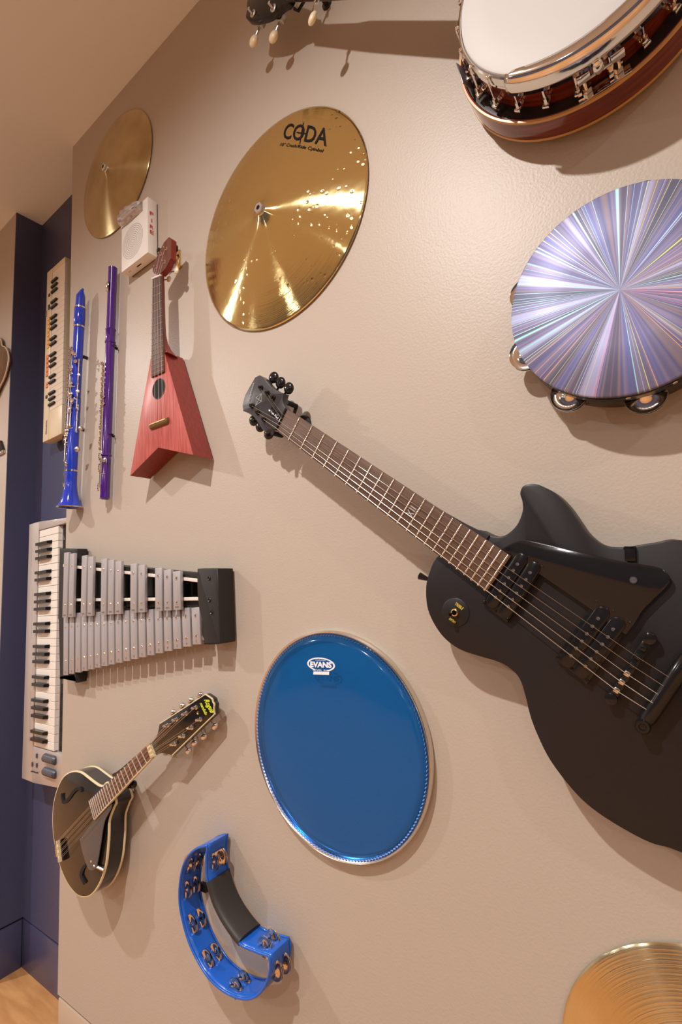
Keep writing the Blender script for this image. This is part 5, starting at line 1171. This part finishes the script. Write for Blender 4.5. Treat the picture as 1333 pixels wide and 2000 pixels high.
    MB().prism(crom([(*fr.uv(*g(x, y), PW), c) for x, y, c in pp], 4), PW-.0018, PW, bev=.0004).build('finger_rest', mat('grey_finger_rest', (.10, .092, .088), .3), t)
    q = fr.uv(*g(556, 1447), PW); mb = MB(); mb.lathe([(0, PW+.0008), (.0022, PW+.0006), (.0026, PW)], (q[0], q[1], 0), seg=14); mb.build('rest_screw', m_chrome, t)
    c0, c1 = P(*g(610, 1500), PW-.003), P(*g(735, 1560), .002); c2 = P(*g(830, 1500), -.020); mb = MB(); mb.path([c0, c1, (c1+c2)/2+Vector((0, 0, .004)), c2], [.004, .0042, .0036, .003], seg=10); mb.build('rest_clamp', m_nickel, t)
    mb = MB(); q = P(*g(1150, 370), -.012); q2 = P(*g(1090, 395), -.014); mb.tube(q2, q, .005, .0085, seg=16); mb.ball(q, .0088, (1, 1, .8), seg=14); mb.build('strap_button', m_black, t)
    hz = wallframe(300, 1462, .03); h = thing('mandolin_hanger', hz, 'dark wall hook hidden behind the mandolin headstock', 'hanger')
    mb = MB(); mb.lathe([(0, .005), (.016, .005), (.018, 0)], seg=24); mb.path([(0, 0, .004), (0, 0, .012), (.012, .012, .018)], .004, seg=10); mb.build('yoke', m_matteblack, h)
mandolin()

# ------------------------------------------------------------------ blue crescent tambourine
def crescent():
    fr = wallframe(450, 1800, .05); t = thing('tambourine', fr, 'blue plastic crescent tambourine with a black rubber grip, below the mandolin', 'tambourine')
    FW, BK = .056, .008; T = fr.trace
    m_bl = mat('blue_plastic', (.010, .115, .56), .28, coat=.2)
    op = [(404.4,1712.8),(403.2,1679),(405.6,1651.6,1),(384,1657.6),(367,1674),(356.4,1698),(351,1734),(351.6,1768),(358.8,1804),(369.6,1840),(386.4,1876),(408,1909.6),(434.4,1933.6),(463,1948),(487,1950.4),(506.4,1940.8),(520.8,1919),(528,1893),(526.8,1866.4,1),(516,1864),(496.8,1856.8),(468,1842.4),(439,1804),(420,1768),(410.4,1739)]
    q = [(*fr.uv(a[0], a[1], FW), (a[2] if len(a) > 2 else 0)) for a in op]
    c = crom(q, 1); loop = crom(q, 6); n = len(loop)
    # arc length parameter
    S_ = [0]
    for i in range(n): S_.append(S_[-1]+(Vector(loop[(i+1) % n])-Vector(loop[i])).length)
    N_ = 220; L = S_[-1]
    def at_s(s):
        s %= L
        for i in range(n):
            if S_[i+1] >= s: f = (s-S_[i])/(S_[i+1]-S_[i]+1e-12); a = Vector(loop[i]); b = Vector(loop[(i+1) % n]); return a+(b-a)*f
    def near(px, py, w=FW):
        v = Vector(fr.uv(px, py, w)); return min((at_s(L*i/600)-v).length*1000+0*i if False else ((at_s(L*i/600)-v).length, L*i/600) for i in range(600))[1]
    ws = [BK, .0170, .0245, .0365, .0440, FW]
    slots = [near(357, 1695), near(351.5, 1745), near(362, 1815), near(392, 1884), near(448, 1941), near(526, 1905)]
    wins = [near(403.5, 1690), near(505, 1859)]
    # window at the upper inner end and at the lower inner end, grip between
    gA, gB = near(405.5, 1722), near(468, 1842.4)
    mb = MB(); rows = []
    pts = [at_s(L*i/N_) for i in range(N_)]
    for w in ws: rows.append(mb.ring([(p.x, p.y, w) for p in pts]))
    def dist(a, b): d = abs(a-b) % L; return min(d, L-d)
    for r in range(5):
        for i in range(N_):
            s = L*(i+.5)/N_; skip = False
            if r in (1, 3) and any(dist(s, x) < .0155 for x in slots): skip = True
            if r in (1, 2, 3) and dist(s, wins[0]) < .0145: skip = True
            if r in (1, 3) and dist(s, wins[1]) < .0115: skip = True
            if skip: continue
            j = (i+1) % N_; mb.face([rows[r][i], rows[r][j], rows[r+1][j], rows[r+1][i]])
    mb.build('frame', m_bl, t, ang=60, solid=.0034)
    for w in (FW, BK):
        mb = MB(); mb.path([(p.x, p.y, w) for p in pts[::2]], .0024, seg=8, closed=True); mb.build('frame_rim', m_bl, t, ang=60)
    # rubber grip
    s0, s1 = gA, gB
    if s1 < s0: s1 += L
    if s1-s0 > L/2: s0, s1 = gB, gA+L if gA < gB else gA
    mb = MB(); pr = None; m_ = 18
    for k in range(m_+1):
        s = s0+(s1-s0)*k/m_; p = at_s(s); d = (at_s(s+.002)-at_s(s-.002)).normalized(); nr = Vector((-d.y, d.x)); v = []
        for a in range(20):
            an = 2*PI*a/20; ca, sa_ = math.cos(an), math.sin(an); rx = .0085*(abs(ca)**.8)*(1 if ca > 0 else -1); rz = .0265*(abs(sa_)**.7)*(1 if sa_ > 0 else -1)
            v.append((p.x+nr.x*rx, p.y+nr.y*rx, (FW+BK)/2+rz))
        v = mb.ring(v)
        if pr: mb.bridge(pr, v)
        else: mb.face(v[::-1])
        pr = v
    mb.face(pr); mb.build('rubber_grip', mat('black_rubber', (.032, .026, .024), .5, bump=(60, .15, .0008)), t, ang=50)
    j0 = None
    m_jg = mat('jingle_metal', (.72, .60, .47), .14, 1.0)
    for s in slots+wins:
        p = at_s(s); d = (at_s(s+.002)-at_s(s-.002)).normalized()
        for w in (.0199, .0216, .0394, .0411):
            if j0 is None:
                mb = MB(); mb.lathe([(0, .0025), (.004, .0025), (.0055, .0006), (.0145, 0), (.0166, .0012), (.0168, .0004), (.014, -.0006), (.005, 0), (0, .0019)], seg=28); j0 = mb.build('jingle', m_jg, t, ang=60); o = j0
            else: o = inst(j0, t)
            tl = .08 if w in (.0199, .0394) else -.08
            o.location = (p.x, p.y, w); o.rotation_euler = (-d.y*tl*0+tl*.5, tl*.5, 0)
        mb = MB(); mb.tube((p.x, p.y, BK), (p.x, p.y, FW), .0011, seg=8); mb.build('jingle_pin', m_steel, t)
    a = at_s(slots[1]); mb = MB(); mb.box((a.x+.008, a.y-.012, .0045), (.02, .014, .009), bev=.001); mb.build('wall_clip', m_matteblack, t)
crescent()

# ------------------------------------------------------------------ instruments cut by the left edge of the picture
def left_edge():
    fr = wallframe(0, 705, 0); t = thing('stringed_instrument', fr, 'brown wooden instrument body with a pale edge, cut off by the left border', 'instrument')
    FW = .013; pts = [(15.5, 690), (16, 703), (12.5, 722), (6.5, 740), (0, 753)]; q = [fr.uv(x, y, FW) for x, y in pts]; up_ = [fr.uv(x, y, FW) for x, y in ((0, 662), (3, 674), (9, 677), (13, 683))]
    left = [(q[-1][0]-.07, q[-1][1]-.04), (q[-1][0]-.16, q[-1][1]+.0), (q[-1][0]-.17, q[-1][1]+.12), (up_[0][0]-.06, up_[0][1]+.02)]
    o = crom(up_+q+left, 4); o = o if area2(o) > 0 else o[::-1]
    m_w = wood_mat('brown_lacquer', (.14, .05, .02), (.05, .03, .012), .15, (30, 5, 30), coat=.5)
    MB().prism(o, .003, FW, bev=.002, back=.002).build('body', m_w, t)
    mb = MB(); a = mb.ring([(x, y, FW-.004) for x, y in offset(o, -.0008)]); b = mb.ring([(x, y, FW-.0002) for x, y in offset(o, -.0008)]); c = mb.ring([(x, y, FW+.0004) for x, y in offset(o, .0018)]); mb.bridge(a, b); mb.bridge(b, c); mb.build('edging', mat('pale_edging', (.62, .48, .34), .4), t)
    fr = wallframe(0, 872, 0); t = thing('percussion_block', fr, 'small black object with a silver tip low on the left border', 'instrument')
    q = [fr.uv(x, y, .008) for x, y in ((0, 860), (5.5, 884), (0, 886))]
    MB().prism([q[0], (q[1][0], q[1][1]+.012), (q[1][0]-.002, q[1][1]+.010), (q[0][0]-.05, q[1][1]+.012), (q[0][0]-.05, q[0][1])], .001, .008, bev=.001).build('block', m_black, t)
    MB().prism([(q[1][0], q[1][1]+.011), (q[1][0]+.001, q[1][1]), (q[1][0]-.05, q[1][1]), (q[1][0]-.05, q[1][1]+.011)], .001, .0085, bev=.001).build('tip', m_nickel, t)
left_edge()
